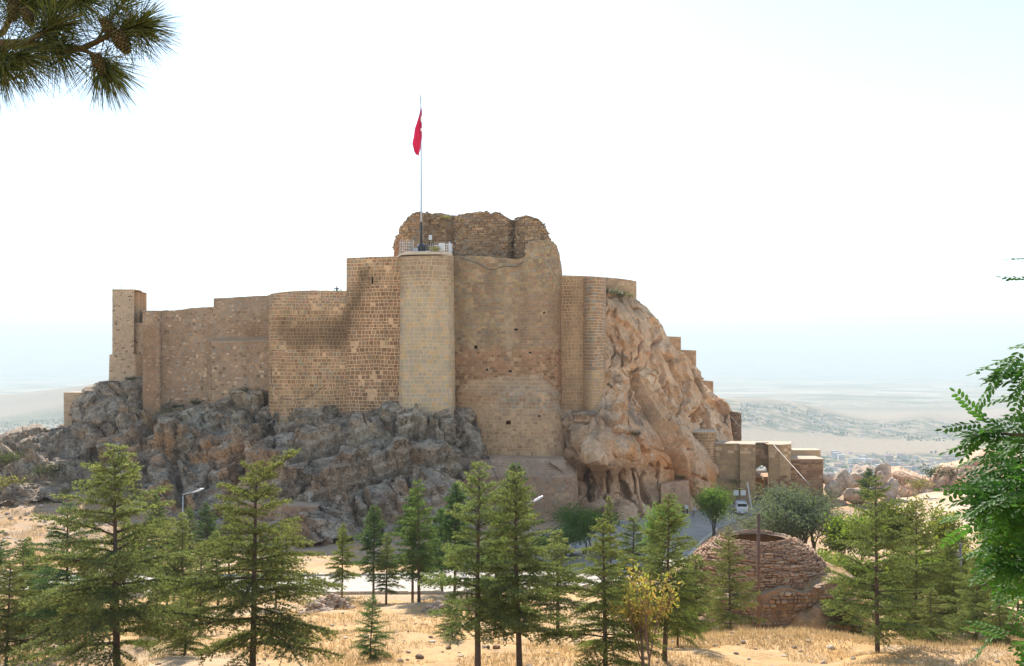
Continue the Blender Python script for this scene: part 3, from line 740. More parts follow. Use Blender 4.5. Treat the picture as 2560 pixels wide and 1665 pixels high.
TAN, BRN, DBR, GRY, YEL, RED, PAL = (.46, .345, .225), (.34, .225, .14), (.24, .155, .10), (.36, .345, .30), (.54, .40, .22), (.38, .21, .135), (.58, .47, .34)
BLU = (.30, .305, .285)

def rects(*rs):
    def f(u, v):
        m = np.zeros(np.shape(u), bool)
        for a, b, c, d in rs: m |= (u > a) & (u < c) & (v > b) & (v < d)
        return m
    return f

# left: small plastered wall on the outcrop, slender tower, curtain wall
pal_plaster = pick([(.50, .40, .29), (.44, .345, .25), (.20, .155, .115), (.56, .46, .34)], [5, 4, 1.3, 3])
t = wall('ruined_wall', 'small pale plastered wall on the far-left outcrop', 'wall', [(159.5, 158, 981, 1075), (160, 150, 981, 1075), (207, 150, 981, 1075), (240, 150.5, 979, 1075)], .22, (.2, .5), .05, pal_plaster, (.53, .42, .31), 4, proud=.012, cover=.5, n_ind=150, vdir=(0, 1), mat=M_STONE_CLEAN)
t = wall('slender_tower', 'slender square pale stone tower rising above the left crag', 'tower', [(274, 162, 886, 985), (274.5, 152, 886, 985), (338, 152, 886, 985), (362, 153, 886, 985)], .25, (.2, .5), .05, pal_plaster, (.53, .42, .32), 4, proud=.013, cover=.6, n_ind=150, vdir=(0, 1), batter=.03, mat=M_STONE_CLEAN)
wall('', '', '', [(281, 160, 725, 890), (281.5, 152.6, 725, 890), (335.5, 152.6, 725, 890), (336.5, 160, 725, 890)], .25, (.2, .5), .05, pal_plaster, (.53, .42, .32), 3.5, proud=.013, cover=.55, n_ind=150, vdir=(0, 1), root=t, mat=M_STONE_CLEAN, coping=(2.6, .1, (.5, .42, .33)))
wall('', '', '', [(335, 154.8, 729, 812), (349, 154.8, 729, 812), (349.5, 160, 729, 812)], .25, (.2, .5), .05, pal_plaster, (.55, .44, .31), 3, proud=.013, cover=.45, n_ind=30, vdir=(0, 1), root=t, mat=M_STONE_CLEAN)
wall('', '', '', [(334, 153.4, 807, 890), (364, 153.4, 807, 890)], .25, (.2, .5), .05, pal_plaster, (.53, .42, .32), 3, proud=.013, cover=.55, n_ind=60, vdir=(0, 1), root=t, mat=M_STONE_CLEAN)
mb = MB(); a = P(304, 725, 154); mb.tube([a, a + [0, 0, .9]], .03, 5, (.2, .2, .2)); mb.build('antenna', M_PAINT, t)

def pal_curtain(u, v):
    c = pick([(.42, .33, .25), (.38, .29, .215), (.36, .28, .215), (.60, .51, .41), (.22, .17, .13), (.35, .33, .305)], [5, 4, 3, .9, .7, 2])(u, v)
    dark = sstep(400, 385, u) * sstep(800, 830, v) * .55 + np.exp(-((u - 640) / 38) ** 2 - ((v - 830) / 26) ** 2) * .8
    c = blend(c, np.clip(dark, 0, 1), (.24, .145, .085))
    return blend(c, sstep(800, 770, v) * sstep(530, 560, u) * .3, (.36, .33, .30))
cm = (.45, .365, .29)
t = wall('curtain_wall', 'long rubble curtain wall stepping up beside the slender tower', 'wall',
     [(357, 160, 777, 1080), (357.5, 144.2, 777, 1080), (402, 144.2, 776, 1080), (403, 146.0, 777, 1080), (440, 146.5, 774, 1080), (536, 146.5, 766, 1050)], .27, (.22, .5), .03, pal_curtain, cm, 5, rnd=.5, proud=.03, rough=.5, vdir=(0, 1), ragged=.12)
wall('', '', '', [(534, 146.3, 746, 1060), (600, 146, 742, 1045), (640, 145.8, 740, 1030), (676, 145, 738, 1030)], .27, (.22, .5), .03, pal_curtain, cm, 5, proud=.03, rough=.5, vdir=(0, 1), root=t, ragged=.06, n_ind=150)
wall('', '', '', [(514, 147, 853, 1050), (530, 144.8, 855, 1050), (676, 143.8, 853, 1020)], .33, (.3, .6), .03, pal_curtain, cm, 3, proud=.03, rough=.5, vdir=(0, 1), root=t, n_ind=150)
mb = MB()          # sloping weathered cap of the lower skin
_pt = [(514, 146.4, 846), (530, 146.3, 847), (600, 146.1, 846), (676, 145.2, 845)]; _pb = [(514, 146.2, 852), (530, 144.75, 855), (600, 144.25, 854.5), (676, 143.75, 853)]
for k in range(3):
    q = [P(_pb[k][0], _pb[k][2], _pb[k][1]), P(_pb[k + 1][0], _pb[k + 1][2], _pb[k + 1][1]), P(_pt[k + 1][0], _pt[k + 1][2], _pt[k + 1][1]), P(_pt[k][0], _pt[k][2], _pt[k][1])]
    mb.add([*q, *[w_ + [0, 0, .12] for w_ in q]], [(3, 2, 1, 0), (4, 5, 6, 7), (0, 1, 5, 4), (1, 2, 6, 5), (2, 3, 7, 6), (3, 0, 4, 7)], (.42, .345, .265))
mb.build('ledge', M_STONE, t)

def stain_curved(u, v):
    n = fbm(np.stack([u / 26., v / 26., u * 0], 1), 4, 44) if np.ndim(u) == 1 else 0
    m1 = np.exp(-((v + n * 26 - 830) / 40) ** 4) * sstep(684, 705, u) * sstep(885, 850, u)
    dl = u + n * 22 - (914 - (v - 680) * .40); m2 = np.exp(-(dl / np.interp(v, [650, 700, 800, 870], [16, 24, 26, 22])) ** 2) * sstep(655, 685, v) * sstep(885, 840, v)
    return np.clip(m1 * .8 + m2, 0, 1)
def pal_curved(u, v):
    c = pick([TAN, (.42, .30, .19), BRN, (.36, .27, .18), (.36, .33, .26), (.42, .27, .2)], [3, 4, 3, 2, 2, 1.5], .2)(u, v)
    up = pick([(.42, .34, .26), (.33, .315, .29), (.40, .27, .20), (.30, .25, .2)], [3, 3, 2, 2])(u, v)
    m = (sstep(790, 745, v) * sstep(900, 860, u))[:, None]; c = c * (1 - m) + up * m
    dk = pick([BRN, (.33, .22, .14), DBR, (.29, .19, .13), (.33, .27, .2)], [3, 4, 2, 2, 1.5], .2)(u, v)
    m = (sstep(850, 900, u + (v - 850) * .35))[:, None] * sstep(690, 720, v)[:, None] * .85; c = c * (1 - m) + dk * m
    return blend(c, stain_curved(u, v) * .9, (.135, .095, .06))
def h_slit(u, v): return ((u > 929) & (u < 933.4) & (v > 691) & (v < 711))
t = wall('curved_wall', 'broad brown curved wall with pale pointing left of the buttress tower', 'wall',
     [(671, 152, 737, 1060), (672, 141, 737, 1060), (684, 138.4, 732, 1060), (720, 138.2, 728, 1065), (780, 139.6, 726, 1070), (868, 140.4, 727, 1070)], .45, (.3, .72), .095, pal_curved, (.64, .49, .34), 4, rnd=.9, proud=.018, rough=.4, vdir=(0, 1), ragged=.05, stain=stain_curved, patch=.3)
t = wall('stair_wall', 'tall brown wall with a narrow slit joining the buttress tower', 'wall',
     [(866.5, 150, 645, 1070), (867, 140.3, 645, 1070), (930, 139.6, 642, 1075), (1006, 138.4, 640, 1075)], .46, (.32, .82), .10, pal_curved, (.70, .53, .37), 5, proud=.018, rough=.4, vdir=(0, 1), hole=h_slit, hcell=.13, stain=stain_curved, patch=.35)

def pal_butt(u, v):
    c = pick([(.49, .425, .32), (.56, .44, .28), (.60, .45, .265), (.46, .405, .315), (.52, .44, .325)], [4, 3, 2.2, 3, 5], .05)(u, v)
    top = pick([(.40, .30, .20), (.37, .29, .21), (.44, .35, .25)], [3, 2, 2])(u, v)
    m = (sstep(735, 695, v + 18 * np.sin(u / 9)))[:, None]
    return c * (1 - m) + top * m
t = wall('buttress_tower', 'tall smooth yellow and grey buttress tower under the flagpole', 'tower',
     [(1002, 146, 642, 1085), (1002.5, 134.4, 642, 1085), (1040, 133.8, 640, 1085), (1095, 133.6, 639, 1085), (1126, 134.4, 638, 1085), (1133.5, 137, 637, 1085), (1134, 146, 637, 1085)], .52, (.45, .95), .07, pal_butt, (.70, .57, .40), 7, rnd=.35, proud=.02, rough=.25, batter=.012, vdir=(0, 1), mat=M_STONE_CLEAN)
TOWER_TOP = P(1068, 639, 138)[2]

def pal_keep(u, v):
    a = pick([(.36, .31, .225), (.32, .30, .25), (.41, .33, .21), (.29, .24, .18), (.35, .27, .2), (.37, .26, .18)], [4, 4, 2.5, 3, 2.5, .8], .14)(u, v)
    b = pick([BRN, (.36, .23, .155), DBR, (.44, .33, .23), (.40, .26, .18)], [4, 3, 2, 2, 2])(u, v)
    m = sstep(862, 880, v)[:, None]; c = a * (1 - m) + b * m
    red = sstep(1240, 1330, u) * sstep(700, 760, v) * sstep(880, 850, v)
    c = blend(c, red * .4, (.33, .215, .16))
    c = blend(c, (np.exp(-((u - 1225) / 10) ** 2) + np.exp(-((u - 1310) / 8) ** 2) + np.exp(-((u - 1150) / 9) ** 2)) * .4 * sstep(660, 700, v) * sstep(900, 840, v), (.22, .175, .13))
    st = np.exp(-((u - 1272) / 9) ** 2) * sstep(700, 760, v) + .6 * np.exp(-((u - 1185) / 7) ** 2) * sstep(760, 800, v)
    c = blend(c, np.clip(st, 0, 1) * .5 * sstep(930, 880, v), (.46, .42, .37))
    return blend(c, sstep(715, 670, v) * sstep(1170, 1140, u) * .6, (.23, .21, .165))
h_keep = rects((1141, 844, 1145, 850), (1147, 843, 1151, 850), (1186, 864, 1195, 871), (1285, 820, 1294, 827), (1359, 778, 1363, 784), (1215, 922, 1221, 928), (1270, 925, 1278, 930), (1322, 880, 1331, 883))
t = wall('keep_wall', 'high weathered keep wall right of the buttress tower', 'wall',
     [(1128, 139.2, 640, 1010), (1200, 138.6, 641, 1010), (1255, 138.2, 645, 1010), (1296, 138.0, 650, 1010), (1314, 138.0, 640, 1010), (1320, 138.0, 604, 1010), (1345, 138.2, 599, 1010), (1372, 139, 600, 1010), (1392, 140.6, 611, 1010), (1400, 142.5, 640, 1010), (1407, 145, 690, 1010), (1409, 150, 700, 1010)], .42, (.35, .85), .05, pal_keep, (.43, .345, .25), 4.5, rnd=.5, proud=.04, rough=.6, vdir=(.05, 1), hole=h_keep, hcell=.16, ragged=.18, batter=.006, patch=.25)

def pal_ruin(u, v):
    return pick([(.36, .28, .2), (.30, .225, .16), (.24, .18, .13), (.46, .37, .27), (.29, .26, .225), (.40, .29, .19)], [4, 4, 3, 2, 3, 2])(u, v)
t = wall('ruined_keep_top', 'rough rubble ruin crowning the keep behind the flagpole', 'wall',
     [(990, 157, 610, 690), (993, 149, 590, 690), (1003, 145, 565, 690), (1030, 143.6, 532, 690), (1058, 143.6, 530, 690), (1064, 146.5, 532, 690), (1135, 147, 539, 690), (1140, 144.6, 537, 690), (1190, 143.6, 531, 690), (1240, 143.2, 531, 690), (1268, 143.2, 541, 690), (1284, 145.2, 551, 690), (1292, 143.4, 545, 690), (1312, 142.6, 540, 690), (1345, 142.4, 548, 690), (1368, 143, 572, 690), (1378, 145, 600, 690), (1382, 152, 620, 690)], .34, (.25, .7), .02, pal_ruin, (.33, .25, .175), 7, rnd=.25, proud=.14, rough=1.1, vdir=(0, 1), core_amp=.55, ragged=.35, cover=.85)

def pal_bast(u, v):
    c = pick([TAN, (.44, .32, .205), (.40, .29, .19), BRN, (.50, .385, .26)], [4, 3, 3, 1.3, 2])(u, v)
    bl = pick([BLU, (.36, .31, .255), (.33, .24, .175), (.40, .36, .31)], [4, 3, 2.4, 3])(u, v)
    m = (np.exp(-((v - 1000) / 38) ** 2) * sstep(1200, 1270, u))[:, None]; return c * (1 - m) + bl * m
h_bast = rects((1346, 1036, 1352, 1043), (1266, 1052, 1278, 1059))
_zs = P(1300, 985, 136)[2]
t = wall('bastion', 'broad tan stone bastion with sloping shoulder below the keep', 'wall',
     [(1136, 139.5, 940, 1185), (1137, 138.0, 940, 1185), (1180, 137.3, 938, 1185), (1270, 136.2, 936, 1185), (1355, 136.0, 937, 1190), (1386, 137.4, 939, 1190), (1398, 140.5, 942, 1190), (1399, 146, 942, 1190)], .46, (.34, .75), .09, pal_bast, (.49, .375, .265), 5, rnd=.7, proud=.02, rough=.5, vdir=(0, 1), hole=h_bast, hcell=.3, patch=.25,
     flare=lambda z: -np.clip(z - _zs, 0, 3) * .72 + np.clip(P(1300, 1010, 136)[2] - z, 0, 12) * .16)
def pal_pl(u, v): return pick([(.40, .30, .225), (.36, .275, .21), (.34, .25, .19), (.44, .35, .27), (.33, .3, .27)], [4, 4, 3, 2, 2], .1)(u, v)
_zp = P(1300, 1193, 128)[2]
t = wall('bastion_plinth', 'battered stone plinth at the foot of the bastion', 'wall',
     [(1128, 131.5, 1150, 1335), (1129, 128.4, 1150, 1335), (1290, 127.8, 1152, 1330), (1425, 127.6, 1156, 1325), (1441, 131, 1158, 1325), (1442, 139, 1158, 1325)], .36, (.3, .6), .04, pal_pl, (.40, .315, .25), 5, rnd=.25, proud=.03, rough=.4, vdir=(0, 1), flare=lambda z: -np.clip(z - _zp, 0, 4) * 1.5 + np.clip(_zp - z, 0, 9) * .05)

def pal_rw(u, v):
    c = pick([(.46, .35, .235), (.42, .32, .22), (.48, .36, .23)], [3, 3, 3], .08)(u, v)
    m = np.exp(-((u - 1416) / 13) ** 2) * sstep(690, 715, v) * sstep(815, 770, v); return blend(c, np.clip(m, 0, 1) * .75, (.22, .16, .10))
t = wall('right_curtain_wall', 'tan wall between keep and round tower with a dark stain', 'wall', [(1398, 143, 689, 1045), (1430, 142.6, 690, 1045), (1466, 142.4, 692, 1045)], .46, (.3, .66), .09, pal_rw, (.60, .46, .33), 4, proud=.018, rough=.3, vdir=(0, 1), n_ind=300)
def pal_rt(u, v):
    a = pick([(.36, .27, .195), BLU, (.33, .235, .165), (.42, .335, .25), (.29, .26, .22)], [4, 3, 3, 3, 2])(u, v)
    b = pick([(.50, .40, .26), (.42, .385, .31), (.54, .42, .26), (.46, .37, .26)], [3, 3, 2, 3], .07)(u, v)
    m = sstep(920, 935, v)[:, None]; return a * (1 - m) + b * m
t = wall('round_tower', 'slim round tower of mixed grey and brown blocks by the cliff', 'tower',
     [(1455, 150, 693, 1060), (1456, 145, 693, 1060), (1459, 142, 693, 1060), (1468, 140.2, 693, 1060), (1485, 139.4, 693, 1060), (1500, 140.2, 693, 1060), (1511, 142.2, 694, 1060), (1514.5, 146, 694, 1060), (1515, 152, 694, 1060)], .44, (.3, .62), .09, pal_rt, (.62, .49, .36), 3.2, rnd=.6, proud=.02, rough=.4, vdir=(0, 1))
def pal_far(u, v): return pick([(.46, .36, .26), (.40, .31, .22), (.36, .275, .2), (.52, .42, .31)], [4, 4, 2, 2], .1)(u, v)
t = wall('upper_parapet', 'curved parapet wall on the cliff top behind the round tower', 'wall', [(1408, 162, 688, 770), (1470, 160, 690, 770), (1530, 159, 694, 775), (1570, 160, 698, 780), (1589, 162.5, 702, 780), (1591, 172, 704, 780)], .36, (.3, .7), .035, pal_far, (.45, .355, .26), 2.5, rnd=1.5, proud=.025, vdir=(0, 1))
for lab, pp in (('stepped wall highest on the cliff shoulder', [(1640, 176, 840, 960), (1701, 176, 842, 960), (1702, 184, 842, 960)]),
                ('stepped wall halfway down the cliff shoulder', [(1690, 180, 874, 980), (1739, 180, 876, 980), (1740, 188, 876, 980)]),
                ('small stepped wall block lowest on the cliff shoulder', [(1735, 182, 950, 1030), (1782, 182, 953, 1030), (1783, 188, 953, 1030)])):
    wall('stepped_wall', lab, 'wall', pp, .36, (.3, .7), .035, pal_far, (.47, .37, .27), 3, proud=.025, vdir=(0, 1), group='stepped walls down the cliff shoulder', n_ind=120)
t = wall('dark_ruin', 'dark ragged rubble wall standing behind the cliff foot', 'wall', [(1806, 172, 1016, 1130), (1820, 171, 1020, 1130), (1836, 170.6, 1030, 1130), (1849, 171, 1034, 1130), (1850.5, 178, 1036, 1130)], .34, (.22, .6), .02, pick([(.2, .16, .125), (.26, .2, .15), (.15, .12, .1), (.33, .27, .21)], [4, 3, 3, 1]), (.25, .19, .14), 3, proud=.1, rough=1, ragged=.5, core_amp=.2, vdir=(0, 1))

# gate side
def pal_cell(u, v): return pick([(.34, .25, .16), (.38, .28, .18), (.30, .22, .145), (.42, .33, .23)], [4, 4, 3, 1], .1)(u, v)
t = wall('rubble_turret', 'squat turret of dark rubble in thick pale mortar above the gate', 'tower', [(1714, 158, 1082, 1190), (1716, 152, 1082, 1190), (1740, 150.2, 1082, 1190), (1770, 149.6, 1081, 1195), (1786, 150.4, 1080, 1195), (1789, 154, 1079, 1195)], .40, (.28, .75), .12, pal_cell, (.56, .44, .31), 1.0, rnd=.3, proud=.03, rough=.9, vdir=(0, 1), n_ind=220)
mb = MB(); _q = [P(1713, 1080.5, 151.5), P(1730, 1080.5, 149.9), P(1788, 1078.5, 149.5), P(1790, 1077.5, 154.5), P(1714, 1080, 156)]
mb.prism([[a[0], a[1]] for a in _q], (1, 0, 0), (0, 1, 0), (0, 0, _q[1][2] - .05), (0, 0, .16), (.58, .5, .4)); mb.build('roof_slab', M_STONE_CLEAN, t)
t = wall('rock_ledge_wall', 'tiny wall stub wedged on the rock beside the rubble turret', 'wall', [(1693, 150, 1071, 1110), (1716, 149.6, 1070, 1115), (1716.5, 154, 1070, 1115)], .36, (.3, .6), .04, pal_far, (.5, .4, .3), 2, vdir=(0, 1), n_ind=20, coping=(2, .1, (.6, .5, .4)))

def pal_gate(u, v):
    c = pick([(.40, .315, .205), (.37, .30, .205), (.42, .33, .21), (.35, .29, .205)], [4, 3, 3, 2], .07)(u, v)
    pale = (RNG.random(len(u)) < .42 * sstep(1150, 1125, v))[:, None]; c = np.where(pale, np.array(PAL) * RNG.uniform(.9, 1.1, (len(u), 1)), c)
    dk = (RNG.random(len(u)) < .45 * sstep(1185, 1200, v) * sstep(1905, 1925, u))[:, None]
    return np.where(dk, np.array((.22, .13, .09)) * RNG.uniform(.8, 1.2, (len(u), 1)), c)
def h_gate(u, v): return (u > 1889) & (u < 1919) & (((u - 1904) / 15) ** 2 + (np.minimum(v - 1184, 0) / 20) ** 2 < 1)
t = wall('gatehouse', 'castle gatehouse wall with a shadowed arched gateway', 'gatehouse',
     [(1787, 158, 1112, 1260), (1788, 151, 1112, 1260), (1849, 150.6, 1111, 1275), (1850, 149.8, 1111, 1275), (1868, 149.6, 1111, 1278), (1888, 149.2, 1111, 1278), (1888.5, 152.6, 1111, 1278), (1921, 152.6, 1111, 1278), (1922, 149.4, 1112, 1275), (1950, 148.4, 1112, 1275), (1976, 149.6, 1112, 1270), (1978, 158, 1112, 1265)], .42, (.5, 1.1), .022, pal_gate, (.37, .30, .20), 4.2, proud=.02, rough=.25, vdir=(0, 1), hole=h_gate, hcell=.16, back_open=True)
mb = MB()     # roof slab of the gatehouse and the passage walls
_q = [(1787, 150.7), (1848, 150.3), (1849, 149.5), (1888, 148.95), (1889, 152.3), (1921, 152.3), (1921.5, 149.1), (1950, 148.1), (1977, 149.3), (1979, 154.5), (1787, 155)]
mb.prism([[(u - 1280) / F * Y, Y] for u, Y in _q], (1, 0, 0), (0, 1, 0), (0, 0, P(1880, 1112, 150)[2] + .01), (0, 0, .16), (.46, .39, .31)); mb.build('roof_slab', M_STONE_CLEAN, t)
mb = MB()
a = P(1918, 1278, 152.8); b = P(1911, 1278, 158.5)
mb.add([a, b, b + [0, 0, 5], a + [0, 0, 5], a + [1.4, 0, 0], b + [1.4, 0, 0], b + [1.4, 0, 5], a + [1.4, 0, 5]], [(0, 1, 2, 3), (4, 7, 6, 5), (0, 3, 7, 4), (1, 5, 6, 2), (3, 2, 6, 7), (0, 4, 5, 1)], (.48, .33, .2))
a = P(1887, 1278, 152.9); b = P(1886, 1278, 158.5)
mb.add([a, b, b + [0, 0, 5], a + [0, 0, 5], a - [1.2, 0, 0], b - [1.2, 0, 0], b + [-1.2, 0, 5], a + [-1.2, 0, 5]], [(3, 2, 1, 0), (5, 6, 7, 4), (4, 7, 3, 0), (2, 6, 5, 1), (7, 6, 2, 3), (1, 5, 4, 0)], (.48, .35, .22))
mb.build('passage_wall', M_STONE, t)
mb = MB(); a = P(1900, 1278, 162); mb.box((a[0], 162.3, a[2] + 2.6), (4.2, .6, 5.6), None, (.40, .29, .19)); mb.box((a[0] + .1, 157.6, a[2] + 6.2), (3.4, 9.0, .5), None, (.40, .30, .2)); mb.build('passage_vault', M_STONE, t)
def pal_ann(u, v): return pick([(.34, .225, .15), (.29, .185, .125), (.40, .29, .2), (.25, .15, .1)], [4, 3, 3, 2], .12)(u, v)
t = wall('gate_annex', 'low brown stone block with parapet coloured for bounced light right of the gate', 'wall', [(1976, 151.6, 1150, 1270), (2056, 151.6, 1150, 1270), (2058, 158, 1150, 1270)], .40, (.5, 1.1), .035, pal_ann, (.40, .30, .22), 6, proud=.03, vdir=(0, 1))
mb = MB(); a = P(1977, 1150, 151.5); b = P(2058, 1150, 151.5); mb.box(((a[0] + b[0]) / 2, 154.4, a[2] + .1), (b[0] - a[0] + .25, 6.2, .2), None, (.48, .4, .32)); mb.build('roof_slab', M_STONE_CLEAN, t)
wall('', '', '', [(1976, 157.2, 1127, 1152), (2050, 157.2, 1127, 1152), (2051, 160, 1127, 1152)], .34, (.4, .8), .03, pick([(.56, .43, .28), (.52, .4, .27)], [1, 1], .07), (.54, .42, .29), 2.5, proud=.015, vdir=(0, 1), root=t, n_ind=60, coping=(2.6, .14, (.62, .53, .42)), mat=M_STONE_CLEAN)  # parapet paler and yellower: light bounced off the roof put into its colour

# low retaining wall set into the foot of the rock
t = wall('retaining_wall', 'low retaining wall wedged under the castle rock overhang behind the cedars', 'wall', [(552, 121, 1258, 1400), (560, 116.2, 1258, 1400), (640, 115, 1258, 1400), (760, 113.4, 1266, 1400), (792, 113.2, 1268, 1400), (800, 118, 1268, 1400)], .38, (.35, .75), .035, pal_pl, (.42, .335, .265), 3.5, rnd=.3, proud=.03, rough=.4, vdir=(0, 1), batter=.06)
# bricked-up niche with black scrawl at the foot of the cliff
t = wall('niche_wall', 'pale walled-up niche with black graffiti at the cliff foot', 'wall', [(1646, 146, 1210, 1290), (1652, 140.6, 1210, 1290), (1722, 142, 1200, 1290), (1732, 146, 1200, 1290)], .38, (.4, .9), .03, pick([(.5, .38, .29), (.45, .34, .26)], [1, 1], .08), (.47, .36, .28), 2, proud=.012, vdir=(0, 1), n_ind=60)
mb = MB()
for (u0, v0, du, dv) in [(1675, 1213, 14, -4), (1677, 1217, 12, -3), (1673, 1230, 4, -8), (1677, 1229, 5, -9), (1682, 1228, 4, -9), (1686, 1226, 3, -7), (1674, 1224, 14, -4), (1673, 1232, 15, -5)]:
    Y0 = 136.93 - .05; p0 = P(u0, v0, 140.9 + (u0 - 1660) * .02 - .08); p1 = P(u0 + du, v0 + dv, 140.9 + (u0 + du - 1660) * .02 - .08)
    mb.tube([p0, (p0 + p1) / 2 + [0, 0, .07], p1], .085, 5, (.02, .02, .022))
mb.build('graffiti', M_PAINT, t)

# ------------------------------------------------------------------ vegetation
def unit(a): return a / (np.linalg.norm(a, axis=-1, keepdims=True) + 1e-9)

def blades(base, dirs, length, width, col):
    """thin triangles from base along dirs"""
    n = len(base); side = unit(np.cross(dirs, RNG.normal(size=(n, 3)))) * (np.asarray(width) / 2).reshape(-1, 1)
    tip = base + dirs * np.asarray(length).reshape(-1, 1)
    V = np.stack([base - side, base + side, tip], 1).reshape(-1, 3)
    return V, np.arange(3 * n).reshape(-1, 3), np.repeat(col, 3, 0)

def cedar_meshes(seed, H, rad, start, nbr, blade=.10, step=.05, nb=5, droop=.12, bent=0., cols=((.075, .10, .035), (.15, .155, .055)), elev=(-4, 50), gap=.07, wid=.026):
    rs = np.random.default_rng(seed)
    # trunk
    k = np.linspace(0, 1, 16); wob = np.cumsum(rs.normal(0, .006 * H / 7, (16, 2)), 0)
    bx = bent * np.clip(k - .86, 0, 1) ** 1.2 * H * 2.2
    tp = np.stack([wob[:, 0] + bx, wob[:, 1], k * H - .25 * (k < .01)], 1)
    mb = MB(); mb.tube(tp, (.0135 * H * (1 - k) ** .85 + .008), 8, (.13, .095, .075))
    br_pts = []; tw_b = []; tw_d = []; tw_l = []; bm = MB()
    for i in range(nbr):
        wh = (i // 4 * 4 + 2 + rs.normal(0, .7)) / nbr
        h = start + (1 - start) * min(max(wh, 0), .995) ** .92
        if gap and rs.random() < gap: continue
        f = (1 - h) / (1 - start)
        L = rad * (f ** .72) * rs.uniform(.42, 1.2) * (.8 + .2 * min(1, (h - start) * 8)) + .14 * H / 7
        az = i * 2.39996 + rs.normal(0, .35); e = math.radians(elev[0] + (elev[1] - elev[0]) * h ** 1.7 + rs.normal(0, 6))
        b0 = np.array([np.interp(h * H, tp[:, 2], tp[:, 0]), np.interp(h * H, tp[:, 2], tp[:, 1]), h * H])
        dh = np.array([math.cos(az), math.sin(az), 0]); ta = np.linspace(0, 1, 6)
        lat = np.array([-dh[1], dh[0], 0]) * rs.normal(0, .07)
        pts = b0 + ta[:, None] * L * math.cos(e) * dh + (ta ** 2)[:, None] * L * lat + np.stack([ta * 0, ta * 0, L * (math.sin(e) * ta - droop * ta ** 2.2)], 1)
        bm.tube(pts, np.linspace(.012 * L + .008, .003, 6), 4, (.12, .09, .07), cap=False)
        nt_ = max(int(L / .075), 3)
        for j in range(nt_):
            t = .1 + .9 * (j + rs.random()) / nt_; side = 1 if j % 2 else -1
            p = np.array([np.interp(t, ta, pts[:, a]) for a in range(3)]); d = unit(np.array([np.interp(min(t + .05, 1), ta, pts[:, a]) - np.interp(max(t - .05, 0), ta, pts[:, a]) for a in range(3)]))
            perp = unit(np.cross([0, 0, 1], d)) * side; ang = rs.uniform(.6, 1.05)
            td = unit(d * math.cos(ang) + perp * math.sin(ang) + np.array([0, 0, rs.normal(-.02, .13)]))
            l = (.11 * H / 7 + .46 * L * (1 - t) ** .7) * rs.uniform(.6, 1.1)
            tw_b.append(p); tw_d.append(td); tw_l.append(l)
        tw_b.append(pts[3]); tw_d.append(unit(pts[5] - pts[3])); tw_l.append(np.linalg.norm(pts[5] - pts[3]) + .05)
    tw_b, tw_d, tw_l = np.array(tw_b), np.array(tw_d), np.array(tw_l)
    n = np.maximum((tw_l / step).astype(int), 2); idx = np.repeat(np.arange(len(n)), n)
    t = (np.concatenate([np.arange(a) for a in n]) + rs.random(len(idx))) / n[idx]
    tb = tw_b[idx] + tw_d[idx] * (tw_l[idx] * t)[:, None]; tb[:, 2] -= .22 * tw_l[idx] * t ** 2
    tb += rs.normal(0, .012, tb.shape)
    tb = np.repeat(tb, nb, 0); td = np.repeat(tw_d[idx], nb, 0); tt = np.repeat(t, nb)
    d = unit(td * .75 + rs.normal(0, .62, tb.shape) + [0, 0, .32])
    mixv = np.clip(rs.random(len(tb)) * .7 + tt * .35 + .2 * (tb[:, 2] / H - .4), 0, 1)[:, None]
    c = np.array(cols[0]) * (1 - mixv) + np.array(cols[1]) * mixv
    brown = (rs.random(len(tb)) < .03)[:, None]; c = np.where(brown, [.2, .13, .06], c)
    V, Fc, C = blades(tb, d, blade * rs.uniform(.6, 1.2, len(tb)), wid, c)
    return mb.mesh('trunk', M_BARK, True), bm.mesh('branches', M_BARK), mesh_np('crown', V, Fc, False, C, M_NEEDLE)

DK = ((.035, .07, .035), (.12, .17, .07))
OL = ((.07, .10, .035), (.262, .268, .105))
CED = {
    'wide': cedar_meshes(1, 7, 3.2, .12, 92, cols=OL),
    'bent': cedar_meshes(2, 7, 3.0, .10, 90, bent=.75, cols=OL, droop=.16),
    'tall': cedar_meshes(3, 7, 2.1, .24, 84, cols=OL),
    'dense': cedar_meshes(4, 7, 2.1, .20, 100, cols=OL),
    'skirt': cedar_meshes(5, 7, 2.8, .06, 96, cols=OL, droop=.2),
    'airy': cedar_meshes(6, 7, 2.6, .10, 92, nb=4, cols=OL, droop=.02, elev=(4, 35)),
    'dark': cedar_meshes(7, 7, 2.7, .14, 92, cols=DK, droop=.2),
    'young': cedar_meshes(8, 7, 3.1, .02, 80, blade=.16, step=.11, nb=4, cols=DK, elev=(5, 45), droop=.1, wid=.035),
    'mid_a': cedar_meshes(9, 7, 1.9, .22, 90, blade=.14, step=.08, cols=OL, wid=.042),
    'mid_b': cedar_meshes(10, 7, 2.2, .28, 95, blade=.14, step=.08, cols=DK, wid=.042),
    'mid_c': cedar_meshes(11, 7, 1.7, .18, 85, blade=.14, step=.08, cols=((.06, .095, .04), (.20, .225, .09)), wid=.042),
}
